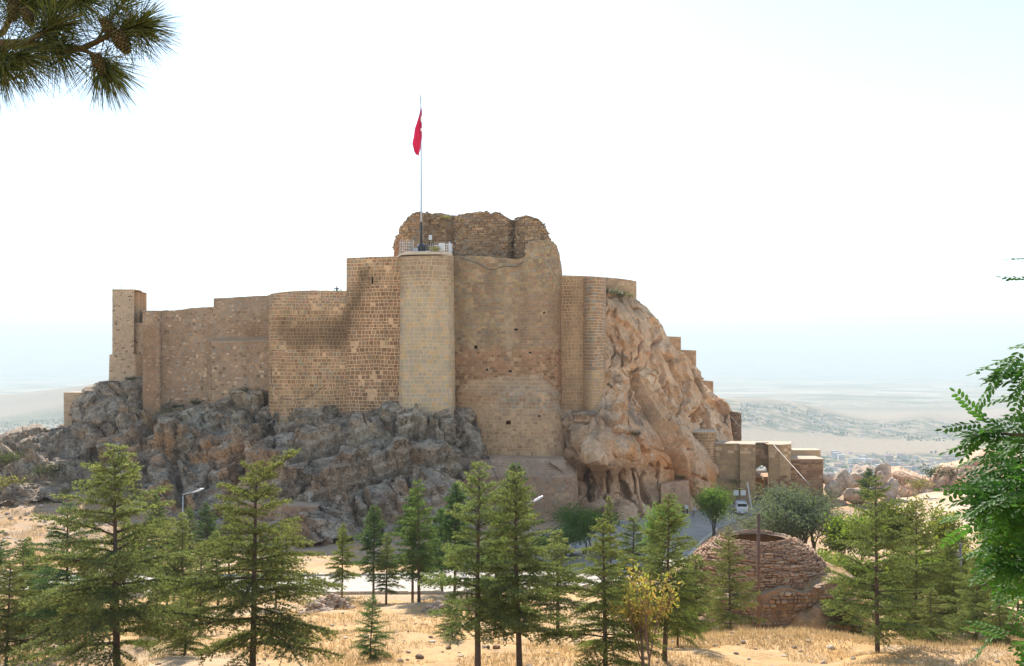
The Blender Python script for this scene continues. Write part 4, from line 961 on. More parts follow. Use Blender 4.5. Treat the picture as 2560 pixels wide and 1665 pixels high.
def put_cedar(u, Y, vtop, kind, label, wide=1.0, lean=0., rz=None, du=0.):
    g = G(u, Y); Hh = (g[2] - 0) ; ztop = CZ + (HZ - vtop) / F * Y; Hh = ztop - g[2]
    s = Hh / 7.0
    root = thing('cedar_tree', label, 'tree', g, 'cedars below the castle')
    root.rotation_euler = (R.gauss(0, .02), lean + R.gauss(0, .015), R.uniform(0, 6.28) if rz is None else rz); root.scale = (s * wide, s * wide, s)
    for nm, me in zip(('trunk', 'branches', 'crown'), CED[kind]):
        o = bpy.data.objects.new(nm, me); COL.objects.link(o); o.parent = root; o.color = (0, 0, 0, 1) if nm != 'crown' else (R.uniform(0, .022), R.uniform(0, .032), R.uniform(0, .02), 1)
    return root

for a in [
    (293, 31, 1119, 'wide', 'tall wide cedar with ragged tip in front of the left crag', 1.15, .02),
    (632, 31.5, 1135, 'bent', 'tall cedar whose tip bends over to the side near the bottom edge', 1.15, .035, 0.0),
    (1193, 31.2, 1160, 'tall', 'slim tall cedar with a long bare trunk, nearest the red litter', 1.1),
    (1299, 31.4, 1186, 'dense', 'dense cedar right beside the slim one with the bare trunk', 1.1),
    (1514, 31, 1300, 'skirt', 'cedar with skirt to the ground beside the yellow sapling', 1.15),
    (1662, 33.5, 1240, 'dense', 'cedar directly behind the yellow and orange sapling', 1.15),
    (1694, 38, 1370, 'wide', 'half hidden cedar behind the yellow sapling', .8),
    (1532, 62, 1248, 'mid_c', 'spindly thin cedar tip rising before the white road', .6),
    (1827, 45, 1318, 'airy', 'small cedar standing in front of the brick dome', .9),
    (2194, 36, 1196, 'airy', 'tall airy cedar right of the brick dome', 1.0),
    (2290, 46, 1254, 'airy', 'cedar behind the tall airy one by the leafy branches', .95),
    (2440, 40, 1390, 'wide', 'low wide cedar under the glossy robinia branches', 1.15),
    (2545, 44, 1370, 'airy', 'cedar at the right frame edge below the robinia', 1.0),
    (166, 36, 1264, 'dark', 'dark green leaning cedar left of the tallest wide cedar', 1.05, -.06),
    (15, 33, 1400, 'wide', 'cedar spreading at the lower left corner', 1.1),
    (-30, 50, 1290, 'mid_b', 'dark cedar cut off by the left frame edge', 1.1),
    (75, 60, 1345, 'mid_a', 'small cedar between the corner cedar and the rubble slope', 1.0),
    (925, 36.3, 1488, 'young', 'young bushy cedar seedling on the straw ground', 1.0),
    (1131, 39.5, 1494, 'young', 'young rounded cedar behind the slim bare-trunked cedar', 1.15),
    (855, 70.5, 1312, 'mid_a', 'small cedar by the road, first of the roadside row', .95),
    (933, 68.8, 1268, 'mid_b', 'dark broad-topped cedar second in the roadside row', .95),
    (965, 65.5, 1335, 'mid_c', 'short cedar third in the roadside row', 1.15),
    (1031, 64.5, 1235, 'mid_b', 'cedar with twin neighbour at the end of the roadside row', .9),
    (1047, 62, 1204, 'mid_c', 'tallest pointed cedar at the end of the roadside row', 1.0),
    (1136, 68, 1212, 'mid_b', 'dark cedar behind the young rounded cedar', .9),
    (1105, 73, 1275, 'mid_b', 'dark bushy cedar right of the roadside row', 1.3),
    (1282, 58, 1164, 'mid_b', 'dark cedar peeping over behind the dense cedar', .9),
    (1240, 62, 1290, 'mid_a', 'cedar filling between the two tall central cedars', 1.2),
    (417, 66, 1300, 'mid_a', 'first of three thin cedars grouped beneath the street lamp', 1.0),
    (434, 63.8, 1330, 'mid_c', 'second of three thin cedars grouped beneath the street lamp', 1.2),
    (454, 62.6, 1287, 'mid_a', 'third of three thin cedars grouped beneath the street lamp', 1.0),
    (395, 82, 1236, 'mid_b', 'dark narrow cedar against the rock left of the street lamp', .8),
    (476, 84, 1268, 'mid_c', 'slim pointed cedar just right of the street lamp', 1.0),
    (522, 82, 1258, 'mid_b', 'dark cedar second right of the street lamp', .95),
    (572, 86, 1250, 'mid_c', 'pale cedar before the retaining wall', 1.1),
    (620, 70, 1340, 'mid_a', 'cedar hidden behind the bent-tip cedar', 1.2),
    (310, 60, 1300, 'mid_a', 'cedar partly hidden behind the tallest wide cedar', 1.2),
    (230, 56, 1370, 'mid_c', 'low cedar between the dark leaning cedar and the widest one', 1.4),
    (212, 39, 1340, 'skirt', 'full skirted cedar between the dark leaning one and the tallest', 1.0),
    (62, 41, 1350, 'dark', 'dark cedar behind the corner cedar', 1.1),
    (462, 36, 1475, 'skirt', 'low bushy cedar between the two tallest left cedars', 1.3),
    (2385, 45, 1400, 'wide', 'wide cedar just left of the low one under the robinia', 1.1),
    (2325, 39, 1470, 'skirt', 'short bushy cedar right of the tall airy one', 1.3),
    (2500, 37, 1460, 'skirt', 'short cedar in the lower right corner', 1.3),
    (120, 44, 1400, 'wide', 'spreading cedar low between the corner cedar and the dark leaning one', 1.2),
    (395, 40, 1400, 'skirt', 'low cedar overlapping the foot of the tallest wide cedar', 1.0),
    (500, 46, 1370, 'dense', 'squat cedar left of the bent-tip cedar', 1.3),
    (690, 60, 1345, 'mid_a', 'cedar right behind the bent-tip cedar', 1.3),
    (345, 74, 1310, 'mid_b', 'dark cedar between the tallest wide cedar and the lamp group', 1.1),
    (545, 66, 1330, 'mid_a', 'olive cedar in the gap left of the bent-tip cedar', 1.2),
    (1395, 52, 1330, 'mid_a', 'cedar between the dense one and the skirted one', 1.4),
    (1585, 54, 1300, 'mid_c', 'pointed cedar just behind the yellow sapling top', 1.4),
    (1740, 50, 1390, 'mid_a', 'cedar left of the small one before the dome', 1.3),
    (2270, 54, 1400, 'wide', 'broad cedar filling behind the tall airy one', 1.2),
    (2380, 60, 1330, 'mid_a', 'olive cedar behind the pole at the right', 1.2),
    (2110, 56, 1440, 'mid_a', 'short cedar at the corner of the dome ruin', 1.5),
]: put_cedar(*a)

def leafy_meshes(seed, H, spread, nleaf, lsize, cols, trunk_h=.3, stems=1, aspect=.4, clump=.35, bark=(.14, .11, .085), wood=True, top_bias=.0):
    rs = np.random.default_rng(seed); mb = MB(); ends = []
    def grow(p, d, L, r, lev):
        pts = [p]; q = p.copy(); dd = d.copy()
        for i in range(4):
            dd = unit(dd + rs.normal(0, .16, 3) + [0, 0, .05]); q = q + dd * L / 4; pts.append(q.copy())
        mb.tube(pts, np.linspace(r, r * .55, 5), 6 if lev < 2 else 4, bark, cap=False)
        if lev >= 2: ends.extend(pts[1:])
        if lev == 3: return
        for k in range(rs.integers(3, 5)):
            b = pts[rs.integers(2, 5)]; a = rs.uniform(0, 6.28); s = rs.uniform(.45, 1.0)
            nd_ = unit(dd * .9 + np.array([math.cos(a), math.sin(a), rs.uniform(-.1, .5)]) * s * spread)
            grow(b, nd_, L * rs.uniform(.5, .8), r * .55, lev + 1)
    for s in range(stems):
        a = rs.uniform(0, 6.28); d0 = unit(np.array([math.cos(a), math.sin(a), 0]) * (.12 if stems == 1 else rs.uniform(.1, .55)) + [0, 0, 1])
        grow(np.array([math.cos(a), math.sin(a), 0]) * (.0 if stems == 1 else .25), d0, H * (trunk_h if stems == 1 else .42), .03 * H / (1 if stems == 1 else 2.2), 0)
    ends = np.array(ends); sc = H / max(ends[:, 2].max(), .1) * .95
    b = ends[rs.integers(0, len(ends), nleaf)] + rs.normal(0, clump, (nleaf, 3)) * [1, 1, .7]
    d = unit(rs.normal(0, 1, (nleaf, 3)) + [0, 0, -.25]); w = unit(np.cross(d, rs.normal(size=(nleaf, 3)))); l = lsize * rs.uniform(.6, 1.3, nleaf)[:, None]
    V = np.stack([b, b + d * l * .5 + w * l * aspect * .5, b + d * l, b + d * l * .5 - w * l * aspect * .5], 1).reshape(-1, 3)
    hh = np.clip(b[:, 2:] / ends[:, 2].max(), 0, 1); m = np.clip(rs.random((nleaf, 1)) * .8 + hh * .3, 0, 1)
    cols = np.array(cols); kk = rs.integers(0, len(cols) - 1, nleaf); C = cols[kk] * (1 - m) + cols[kk + 1] * m
    me1 = mb.mesh('trunk', M_BARK, True); me2 = mesh_np('crown', V, np.arange(4 * nleaf).reshape(-1, 4), False, np.repeat(C, 4, 0), M_LEAF)
    return me1, me2, sc
def put_tree(name, label, cat, u, Y, vtop, meshes, H, wide=1., group=None, rz=0):
    g = G(u, Y); Hh = CZ + (HZ - vtop) / F * Y - g[2]; s = Hh / H * meshes[2]
    root = thing(name, label, cat, g, group); root.scale = (s * wide, s * wide, s); root.rotation_euler = (0, 0, rz)
    for nm, me in zip(('trunk', 'crown'), meshes[:2]):
        o = bpy.data.objects.new(nm, me); COL.objects.link(o); o.parent = root; o.color = (0, 0, 0, 1)
    return root
GRN = ((.07, .12, .03), (.13, .19, .045), (.10, .15, .035))
YGR = ((.14, .20, .04), (.24, .27, .05), (.17, .22, .04))
SIL = ((.10, .125, .075), (.20, .225, .15), (.13, .15, .09))
rb1 = leafy_meshes(21, 6, .8, 6500, .26, GRN, stems=3, clump=.45, aspect=.3); rb2 = leafy_meshes(22, 6, .9, 6500, .26, ((.10, .17, .035), (.17, .24, .05), (.12, .18, .04)), stems=4, clump=.5, aspect=.3)
wil = leafy_meshes(23, 5, .6, 24000, .15, SIL, stems=11, aspect=.22, clump=.24)
ygb = leafy_meshes(24, 5, .9, 6500, .22, YGR, stems=4, clump=.36, aspect=.6)
ygb2 = leafy_meshes(25, 5, 1.0, 6000, .22, ((.09, .13, .03), (.2, .22, .045), (.26, .24, .05)), stems=3, clump=.36, aspect=.6)
put_tree('robinia_tree', 'feathery green robinia on the verge before the bastion plinth', 'tree', 1468, 101, 1256, rb1, 6, 1.4, None, 1.0)
put_tree('robinia_tree', 'low green robinia spreading left of the road fork', 'tree', 1390, 96, 1310, rb1, 6, 1.8, None, 3.0)
put_tree('robinia_tree', 'bright green robinia partly hiding the white pickup', 'tree', 1782, 118, 1204, rb2, 6, 1.0, None, 2.0)
put_tree('robinia_tree', 'small bright green tree top behind the sapling cedar', 'tree', 1642, 88, 1246, rb2, 6, .8, None, 4.0)
put_tree('willow_bush', 'big silvery many-stemmed willow in front of the gatehouse', 'bush', 2022, 100, 1194, wil, 5, 1.7, None, .4)
for i, (u, Y, vt, ms, w, lab) in enumerate([
    (2130, 92, 1270, ygb, 1.1, 'yellow green bush between the willow and the airy cedar'), (2245, 96, 1235, ygb2, 1.0, 'leafy green shrub below the pale boulders'),
    (2350, 90, 1262, ygb2, 1.0, 'shrub left of the grey pole below the white bank'), (2200, 70, 1395, ygb, 1.3, 'low yellow green bush behind the tall airy cedar'),
    (2330, 68, 1360, ygb, 1.3, 'bright lime bush left of the grey pole'), (2440, 66, 1340, ygb2, 1.3, 'yellowing bush right of the grey pole'),
    (2520, 90, 1250, ygb2, 1.2, 'shrub behind the robinia branches at the right edge'), (2060, 80, 1380, ygb, .9, 'small yellow green bush at the dome back edge'),
    (1935, 108, 1310, ygb2, .7, 'low bush at the foot of the willow')]):
    put_tree('leafy_bush', lab, 'bush', u, Y, vt, ms, 5, w, 'leafy bushes by the dome', i * 1.3)
# lone conifer among boulders
put_cedar(2172, 140, 1172, 'mid_b', 'tiny dark tree among the pale boulders', 1.4)
# yellow sapling
sap = leafy_meshes(31, 4, .6, 1500, .18, ((.28, .30, .07), (.46, .36, .09), (.50, .27, .11), (.30, .31, .08)), stems=3, aspect=.38, clump=.12, bark=(.22, .14, .1))
put_tree('sapling', 'slender yellow and orange autumn sapling in the foreground', 'tree', 1612, 29.5, 1378, sap, 4, .85, None, 2.2)

# shrubs on rock ledges
shrub = leafy_meshes(41, 1.2, 1.0, 700, .13, ((.05, .07, .03), (.09, .10, .04), (.07, .08, .035)), stems=5, clump=.16)
shrub2 = leafy_meshes(42, 1.2, 1.0, 600, .13, ((.22, .18, .07), (.32, .26, .10), (.16, .15, .06)), stems=5, clump=.16)
for u, v, Y, s, ms, lab in [(492, 1015, 146, 1.1, shrub, 'dark tuft at the curtain wall foot'), (448, 1028, 146, 1.3, shrub, 'dark bush at the curtain wall corner'), (612, 988, 144.5, 1.5, shrub, 'dark bush by the litter at the curtain wall foot'), (650, 985, 144, 1.0, shrub2, 'dry brown shrub beside the curved wall'),
    (800, 1048, 138, 1.0, shrub, 'dark tuft under the curved wall'), (1014, 1046, 133.5, .9, shrub, 'small tuft at the buttress tower foot'), (328, 955, 151, 1.0, shrub, 'tuft on the crag beneath the slender tower'), (1525, 742, 151, 1.5, shrub, 'dark bush under the cliff-top parapet'), (1550, 745, 152, 1.3, shrub, 'dark bush second from the round tower top'), (1572, 748, 153, 1.0, shrub2, 'dry shrub at the end of the cliff-top parapet'),
    (410, 1050, 143, 1.7, shrub2, 'straw coloured shrub on the rock slope'), (1592, 1093, 134.5, .9, shrub, 'green tuft in a cliff crevice'), (130, 1195, 128, 2.2, shrub, 'round green bush at the foot of the crag'), (10, 1170, 132, 2.6, shrub, 'dark green bush on the outcrop by the left edge'), (20, 1240, 124, 3.0, shrub2, 'olive bush where outcrop meets the rubble slope'),
    (215, 1230, 125, 1.8, shrub, 'small dark bush on the rubble slope crest'), (250, 1195, 128, 1.5, shrub2, 'golden grass clump under the crag'), (160, 1240, 122, 1.2, shrub2, 'little dry bush on the slope crest'), (1112, 552, 145.5, .9, shrub2, 'yellow shrub growing on the ruined keep'), (1085, 633, 133.9, 1.1, shrub2, 'yellow green shrub on the flagpole platform'),
    (1700, 1200, 141, .8, shrub, 'tuft above the graffiti niche'), (1840, 1215, 149, 1.2, shrub2, 'dry tuft beside the gatehouse rock'), (2290, 1232, 150, 2.4, shrub2, 'olive bush on the pale bank'), (2340, 1205, 160, 3.0, shrub, 'green bush at the foot of the orange rock')]:
    p = P(u, v, Y); root = thing('shrub', lab, 'shrub', p, 'shrubs on rocks and walls'); k = s * ms[2] / 1.0; root.scale = (k, k, k * .75); root.rotation_euler = (0, 0, R.uniform(0, 6))
    for nm, me in zip(('stem', 'crown'), ms[:2]):
        o = bpy.data.objects.new(nm, me); COL.objects.link(o); o.parent = root; o.color = (0, 0, 0, 1)

# ---- robinia branches close on the right: real pinnate leaves
def pinnate(seed):
    rs = np.random.default_rng(seed); V = []; Fq = []; C = []
    L = .25; n = 8
    for k in range(n + 1):
        t = .12 + .88 * k / n; x = L * t; z = -.06 * L * t ** 2 * 2.2
        for sd in ((1, -1) if k < n else (0,)):
            ang = 1.05 if sd else 0
            d = np.array([math.cos(ang), sd * math.sin(ang), -.18 + rs.normal(0, .12)]); d = d / np.linalg.norm(d)
            w = np.cross([0, 0, 1], d); w /= np.linalg.norm(w); l = .052 * (1 - .25 * abs(t - .5)) * rs.uniform(.9, 1.1)
            b = np.array([x, 0, z]); up = np.array([0, 0, 1.])
            q = [b, b + d * l * .3 + w * l * .23, b + d * l * .72 + w * l * .21, b + d * l, b + d * l * .72 - w * l * .21, b + d * l * .3 - w * l * .23, b + d * l * .5 + up * -.004]
            i = len(V); V += q; Fq += [(i, i + 1, i + 6), (i + 1, i + 2, i + 6), (i + 2, i + 3, i + 6), (i + 3, i + 4, i + 6), (i + 4, i + 5, i + 6), (i + 5, i, i + 6)]
            c = np.array((.065, .155, .028)) * rs.uniform(.8, 1.25); C += [c] * 7
    i = len(V)
    for k in range(6):
        t = k / 5; V += [np.array([L * t, -.0012, -.132 * L * t ** 2]), np.array([L * t, .0012, -.132 * L * t ** 2 + .001])]; C += [np.array((.1, .12, .04))] * 2
    Fq2 = [(i + 2 * k, i + 2 * k + 2, i + 2 * k + 3, i + 2 * k + 1) for k in range(5)]
    return mesh_np('leaf', np.array(V), [np.array(Fq), np.array(Fq2)], False, np.array(C), M_LEAFG)
PIN = [pinnate(s) for s in range(7)]
tr = thing('robinia_tree', 'glossy dark green robinia with feather leaves reaching in at the right', 'tree', G(2950, 6.4))
mb = MB(); lf = []
base = G(2950, 6.4); topz = CZ + 2.2
tk = np.array([base, base + [.05, 0, 1.6], [base[0] - .02, 6.4, CZ - .6], [base[0], 6.35, CZ + .8], [base[0] - .05, 6.3, topz]]); mb.tube(tk, [.13, .11, .09, .06, .03], 8, (.14, .11, .08))
for pts, Y, n in [(((2900, 1010), (2700, 930), (2600, 905), (2540, 915), (2495, 925)), 5.6, 26), (((2900, 1180), (2700, 1100), (2560, 1090), (2470, 1085), (2405, 1078)), 5.5, 34), (((2900, 1280), (2680, 1190), (2540, 1165), (2430, 1180)), 6.0, 48),
                  (((2900, 1330), (2680, 1260), (2520, 1240), (2400, 1235)), 5.8, 62), (((2900, 1450), (2690, 1340), (2560, 1310), (2430, 1310)), 6.1, 64), (((2900, 1500), (2700, 1420), (2580, 1400), (2480, 1400)), 5.7, 52),
                  (((2920, 1760), (2700, 1660), (2580, 1615), (2480, 1600)), 5.2, 16), (((2900, 800), (2700, 700), (2600, 675), (2556, 668)), 5.9, 6), (((2900, 1080), (2720, 1010), (2600, 1010), (2525, 1020)), 6.2, 28), (((2920, 1560), (2720, 1480), (2600, 1470), (2530, 1490)), 6.3, 34),
                  (((2900, 1400), (2700, 1300), (2500, 1280), (2440, 1270)), 6.5, 50), (((2900, 1240), (2720, 1150), (2580, 1130), (2500, 1130)), 6.4, 40)]:
    a = np.array([P(u + 45, v, Y + .4 * i0 / len(pts) + R.uniform(-.1, .1)) for i0, (u, v) in enumerate(pts)]); a[0, 1] = 6.35
    s = np.linspace(0, 1, len(a)); ss = np.linspace(0, 1, 12); cur = np.stack([np.interp(ss, s, a[:, k]) for k in range(3)], 1)
    mb.tube(cur, np.linspace(.025, .003, 12), 5, (.12, .1, .05))
    for k in range(n):
        t = .45 + .55 * (k + R.random()) / n; p = np.array([np.interp(t, ss, cur[:, j]) for j in range(3)]); lf.append((p, t))
mb.build('trunk', M_BARK, tr, True)
lf.sort(key=lambda q: uv_of(q[0])[0]); rest_leaf = []
for i, (p, t) in enumerate(lf):
    az = math.pi + R.gauss(0, .95); el = R.gauss(-.25, .4)
    d = Vector((math.cos(az) * math.cos(el), math.sin(az) * math.cos(el), math.sin(el))); up = Vector((R.gauss(0, .3), -.35 + R.gauss(0, .3), 1)).normalized()
    y = up.cross(d).normalized(); z = d.cross(y); s = R.uniform(.75, 1.15)
    M = Matrix((d * s, y * s, z * s)).transposed().to_4x4(); off = Vector((R.gauss(0, .06), R.gauss(0, .1), R.gauss(0, .05))); M.translation = Vector(p) + off
    if i < 300: link('leaf', PIN[i % 7], tr, M)
    else: rest_leaf.append((i % 7, M))
if rest_leaf:
    Vs, F3, F4, Cs, nb_ = [], [], [], [], 0
    for k, M in rest_leaf:
        me = PIN[k]; v = np.array([q.co for q in me.vertices]); m = np.array(M); Vs.append(v @ m[:3, :3].T + m[:3, 3])
        c = np.empty(len(v) * 4, np.float32); me.color_attributes['Col'].data.foreach_get('color', c); Cs.append(c.reshape(-1, 4)[:, :3])
        for pl in me.polygons: (F3 if len(pl.vertices) == 3 else F4).append([x + nb_ for x in pl.vertices])
        nb_ += len(v)
    o = link('leaves', mesh_np('leaves', np.vstack(Vs), [np.array(F3), np.array(F4)], False, np.vstack(Cs), M_LEAFG), tr); o['kind'] = 'stuff'

# ---- pine branch close at upper left, with cones
pt = thing('pine_tree', 'long-needled pine branch with brown cones hanging in at upper left', 'tree', G(-700, 2.9))
mb = MB(); b0 = G(-700, 2.9)
mb.tube([b0, b0 + [0, 0, 1.2], [b0[0] + .05, 2.9, CZ + .3], [b0[0], 2.9, CZ + 2.2], [b0[0], 2.9, CZ + 4]], [.16, .14, .12, .09, .05], 9, (.16, .11, .08))
tw = []      # (polyline, needle start)
def PB(pts, Y): return np.array([P(u, v, Y) for u, v in pts])
L1 = PB([(-680, 300), (-300, 190), (-40, 110), (60, 110), (110, 112), (160, 120), (205, 122), (240, 105), (275, 88), (320, 70), (355, 62)], 2.7)
L2 = PB([(60, 110), (90, 92), (120, 72), (135, 62)], 2.65); L3 = PB([(205, 122), (225, 132), (250, 150), (262, 165)], 2.7)
L4 = PB([(-40, 110), (10, 78), (28, 40), (50, 12), (95, -5)], 2.75); L5 = PB([(-40, 110), (-10, 125), (20, 135), (60, 140)], 2.6); L6 = PB([(50, 12), (110, 8), (170, 4), (215, -8)], 2.8)
L7 = PB([(-300, 190), (-120, 60), (-30, 0), (40, -40)], 2.8); L8 = PB([(240, 105), (262, 70), (290, 30), (310, 5)], 2.75); L9 = PB([(-10, 125), (-15, 140), (0, 160)], 2.6)
for Lp, r in ((L1, .016), (L2, .006), (L3, .006), (L4, .011), (L5, .008), (L6, .006), (L7, .01), (L8, .004), (L9, .006)): mb.tube(Lp, np.linspace(r, .0035, len(Lp)), 6, (.17, .10, .06))
mb.build('branch', M_BARK, pt, True)
nb, ndir = [], []
def tuft(poly, n, lo=.3, fwd=.8, grav=-.15):
    s = np.linspace(0, 1, len(poly))
    for _ in range(n):
        t = lo + (1 - lo) * RNG.random() ** .6; p = np.array([np.interp(t, s, poly[:, k]) for k in range(3)]); t2 = min(t + .1, 1); t1 = t2 - .2
        d = unit(np.array([np.interp(t2, s, poly[:, k]) - np.interp(t1, s, poly[:, k]) for k in range(3)]))
        nb.append(p); ndir.append(unit(d * fwd * .8 + RNG.normal(0, .62, 3) + [0, 0, grav]))
tuft(L1[6:], 560, .3); tuft(L1[2:6], 420, .0, .6); tuft(L2, 320, .3); tuft(L3, 420, .2, 1.0, -.3); tuft(L4, 420, .3); tuft(L5, 360, .1, .8, -.25); tuft(L6, 520, .2); tuft(L7, 200, .5); tuft(L8, 150, .2, 1.0, .1); tuft(L9, 200, .1, .8, -.3)
nb, ndir = np.array(nb), np.array(ndir); NL = len(nb); ln = RNG.uniform(.075, .14, NL)
a_ = unit(np.cross(ndir, RNG.normal(size=(NL, 3)))); b_ = np.cross(ndir, a_); sag = np.stack([np.zeros(NL), np.zeros(NL), -RNG.uniform(.003, .02, NL)], 1)
rings = []
for t, w in ((0, .0008), (.5, .0009), (1, .0003)):
    c = nb + ndir * (ln * t)[:, None] + sag * t * t
    for k in range(3): rings.append(c + (a_ * math.cos(k * 2.094) + b_ * math.sin(k * 2.094)) * w)
V = np.stack(rings, 1).reshape(-1, 3); fq = []
for j in (0, 3):
    for k in range(3): fq.append((j + k, j + (k + 1) % 3, j + 3 + (k + 1) % 3, j + 3 + k))
Fq = (np.array(fq)[None] + (np.arange(NL) * 9)[:, None, None]).reshape(-1, 4)
cc = np.array([(.17, .21, .06), (.25, .27, .08), (.33, .32, .11), (.10, .12, .05)])[RNG.integers(0, 4, NL)]
link('needles', mesh_np('needles', V, Fq, False, np.repeat(cc, 9, 0), M_NEEDLE), pt)
def cone_mesh():
    m = MB(); n = 9
    for i in range(n):
        t = i / (n - 1); r = .024 * math.sin(math.pi * (.18 + .78 * t)) ** .8
        for k in range(8):
            a = k * .785 + i * .39; d = np.array([math.cos(a), math.sin(a), 0]); c = d * r * .6 + [0, 0, -.075 * t]
            x = np.array([-d[1], d[0], 0]); m.add([c - x * .006, c + x * .006, c + d * .012 + x * .007 - [0, 0, .004], c + d * .012 - x * .007 - [0, 0, .004], c + d * .010 + [0, 0, .006], c - [0, 0, .004]], [(0, 1, 2, 3), (3, 2, 4), (0, 3, 4), (1, 4, 2), (0, 4, 1), (0, 5, 1)], np.array((.13, .10, .045)) * R.uniform(.8, 1.2))
    m.lathe([(.004, .006), (.017, -.01), (.02, -.035), (.012, -.065), (.003, -.076)], (0, 0, 0), 10, (.12, .08, .04)); return m.mesh('cone', M_BARK)
CM = cone_mesh()
for u, v, Y, rx, ry, s in [(62, 20, 2.66, .3, -.25, 1.1), (258, 48, 2.66, .2, -.6, 1.1), (290, 80, 2.66, .2, -.5, 1.35), (240, 138, 2.66, .1, -.35, 1.1), (35, 0, 2.7, .2, .1, 1.2), (8, 118, 2.6, .2, .2, 1.0)]:
    M = Matrix.Translation(Vector(P(u, v, Y))) @ Matrix.Rotation(rx, 4, 'X') @ Matrix.Rotation(ry, 4, 'Y') @ Matrix.Diagonal((s * .55, s * .55, s * .55, 1)); link('cone', CM, pt, M)

# ---- dry grass and ground litter
def grass_patch(n, ulim, ylim, h, seedc, dens_thr=.0, cols=((.54, .39, .19), (.64, .50, .29), (.46, .33, .17))):
    x = []; 
    Y = RNG.uniform(*ylim, n); U = RNG.uniform(*ulim, n); X = (U - 1280) / F * Y
    f = fbm(np.stack([X / 2.6, Y / 2.6, X * 0 + seedc], 1), 3, 55); k = (f > dens_thr) & (road_dist(X, Y) > .5)
    X, Y, f = X[k], Y[k], f[k]; Z = ground_z(X, Y) - .02; m = len(X)
    d = unit(RNG.normal(0, .38, (m, 3)) * [1, 1, .2] + [0, 0, 1])
    c = np.array(cols)[RNG.integers(0, len(cols), m)] * RNG.uniform(.8, 1.15, (m, 1))
    return blades(np.stack([X, Y, Z], 1), d, h * RNG.uniform(.4, 1.2, m) * (1 + np.clip(f, 0, .6)), .016 + .0004 * Y, c)
parts = [grass_patch(70000, (-60, 2640), (29, 47), .16, 1, -.08), grass_patch(17000, (1600, 2640), (37, 44), .2, 2, -.1), grass_patch(26000, (-60, 1350), (44, 70), .24, 3, .02), grass_patch(22000, (-100, 500), (88, 128), .4, 4, -.1), grass_patch(6000, (1600, 2300), (44, 60), .3, 6, -.2)]
Vs, Fs, Cs, nb_ = [], [], [], 0
for V, Fc, C in parts: Vs.append(V); Fs.append(Fc + nb_); Cs.append(C); nb_ += len(V)
o = link('dry_grass', mesh_np('dry_grass', np.vstack(Vs), np.vstack(Fs), False, np.vstack(Cs), M_GRASS)); tag(o, 'straw yellow dry grass over the slopes', 'grass'); o['kind'] = 'stuff'

def ico(seed, rough=.28):
    import bmesh
    bm = bmesh.new(); bmesh.ops.create_icosphere(bm, subdivisions=2, radius=1)
    v = np.array([q.co for q in bm.verts]); rs = np.random.default_rng(seed)
    for _ in range(7):       # planar cuts make it read as broken stone
        n = unit(rs.normal(size=3)); d = v @ n; lim = rs.uniform(.55, .85); v = v - np.outer(np.clip(d - lim, 0, None), n)
    v *= 1 + rough * fbm(v * 1.7 + seed, 3, seed)[:, None]
    me = bpy.data.meshes.new('stone'); bm.verts.ensure_lookup_table()
    f = [[q.index for q in fc.verts] for fc in bm.faces]; bm.free()
    return v, np.array(f)
ICO = [ico(s) for s in range(8)]
def stone_mesh(k, mat, smooth=False):
    v, f = ICO[k]; return mesh_np('stone', v, f, smooth, None, mat)
SM = [stone_mesh(k, M_LOOSE) for k in range(8)]
def scatter_mesh(pos, size, cols):
    Vs, Fs, Cs, nb_ = [], [], [], 0; kk = RNG.integers(0, 8, len(pos)); an = RNG.uniform(0, 6.28, len(pos))
    for i in range(len(pos)):
        v, f = ICO[kk[i]]; c, s = math.cos(an[i]), math.sin(an[i]); w = v * size[i]; w = np.stack([w[:, 0] * c - w[:, 1] * s, w[:, 0] * s + w[:, 1] * c, w[:, 2]], 1) + pos[i]
        Vs.append(w); Fs.append(f + nb_); Cs.append(np.tile(cols[i], (len(v), 1))); nb_ += len(v)
    return np.vstack(Vs), np.vstack(Fs), np.vstack(Cs)
def scatter(n, ulim, ylim, smin, smax, cols, cond=None):
    Y = RNG.uniform(*ylim, n); U = RNG.uniform(*ulim, n); X = (U - 1280) / F * Y
    k = road_dist(X, Y) > .4
    if cond is not None: k &= cond(U, Y, X)
    X, Y = X[k], Y[k]; Z = ground_z(X, Y); s = smin + (smax - smin) * RNG.random(len(X)) ** 2.5
    size = s[:, None] * RNG.uniform(.7, 1.2, (len(X), 3)) * [1.1, 1, .7]; c = np.array(cols)[RNG.integers(0, len(cols), len(X))] * RNG.uniform(.8, 1.15, (len(X), 1))
    return scatter_mesh(np.stack([X, Y, Z + s * .15], 1), size, c)
V, Fc, C = scatter(900, (-60, 2600), (29, 60), .03, .13, [(.5, .42, .32), (.38, .31, .24), (.6, .52, .42)])
o = link('gravel', mesh_np('gravel', V, Fc, False, C, M_LOOSE)); tag(o, 'small scattered stones on the straw ground', 'stones'); o['kind'] = 'stuff'
PALE = [(.62, .53, .42), (.54, .45, .35), (.68, .6, .5), (.45, .36, .27)]
V, Fc, C = scatter(1700, (-150, 380), (84, 128), .08, .36, PALE, lambda U, Y, X: fbm(np.stack([X / 6, Y / 6, X * 0], 1), 3, 66) > -.15)
o = link('rubble', mesh_np('rubble', V, Fc, False, C, M_LOOSE)); tag(o, 'pale broken rubble covering the slope at the left', 'rubble'); o['kind'] = 'stuff'
V, Fc, C = scatter(420, (1400, 1700), (120, 137), .1, .4, [(.36, .3, .25), (.3, .25, .2), (.45, .38, .3)])
o = link('scree', mesh_np('scree', V, Fc, False, C, M_LOOSE)); tag(o, 'grey scree at the foot of the cliff', 'rubble'); o['kind'] = 'stuff'
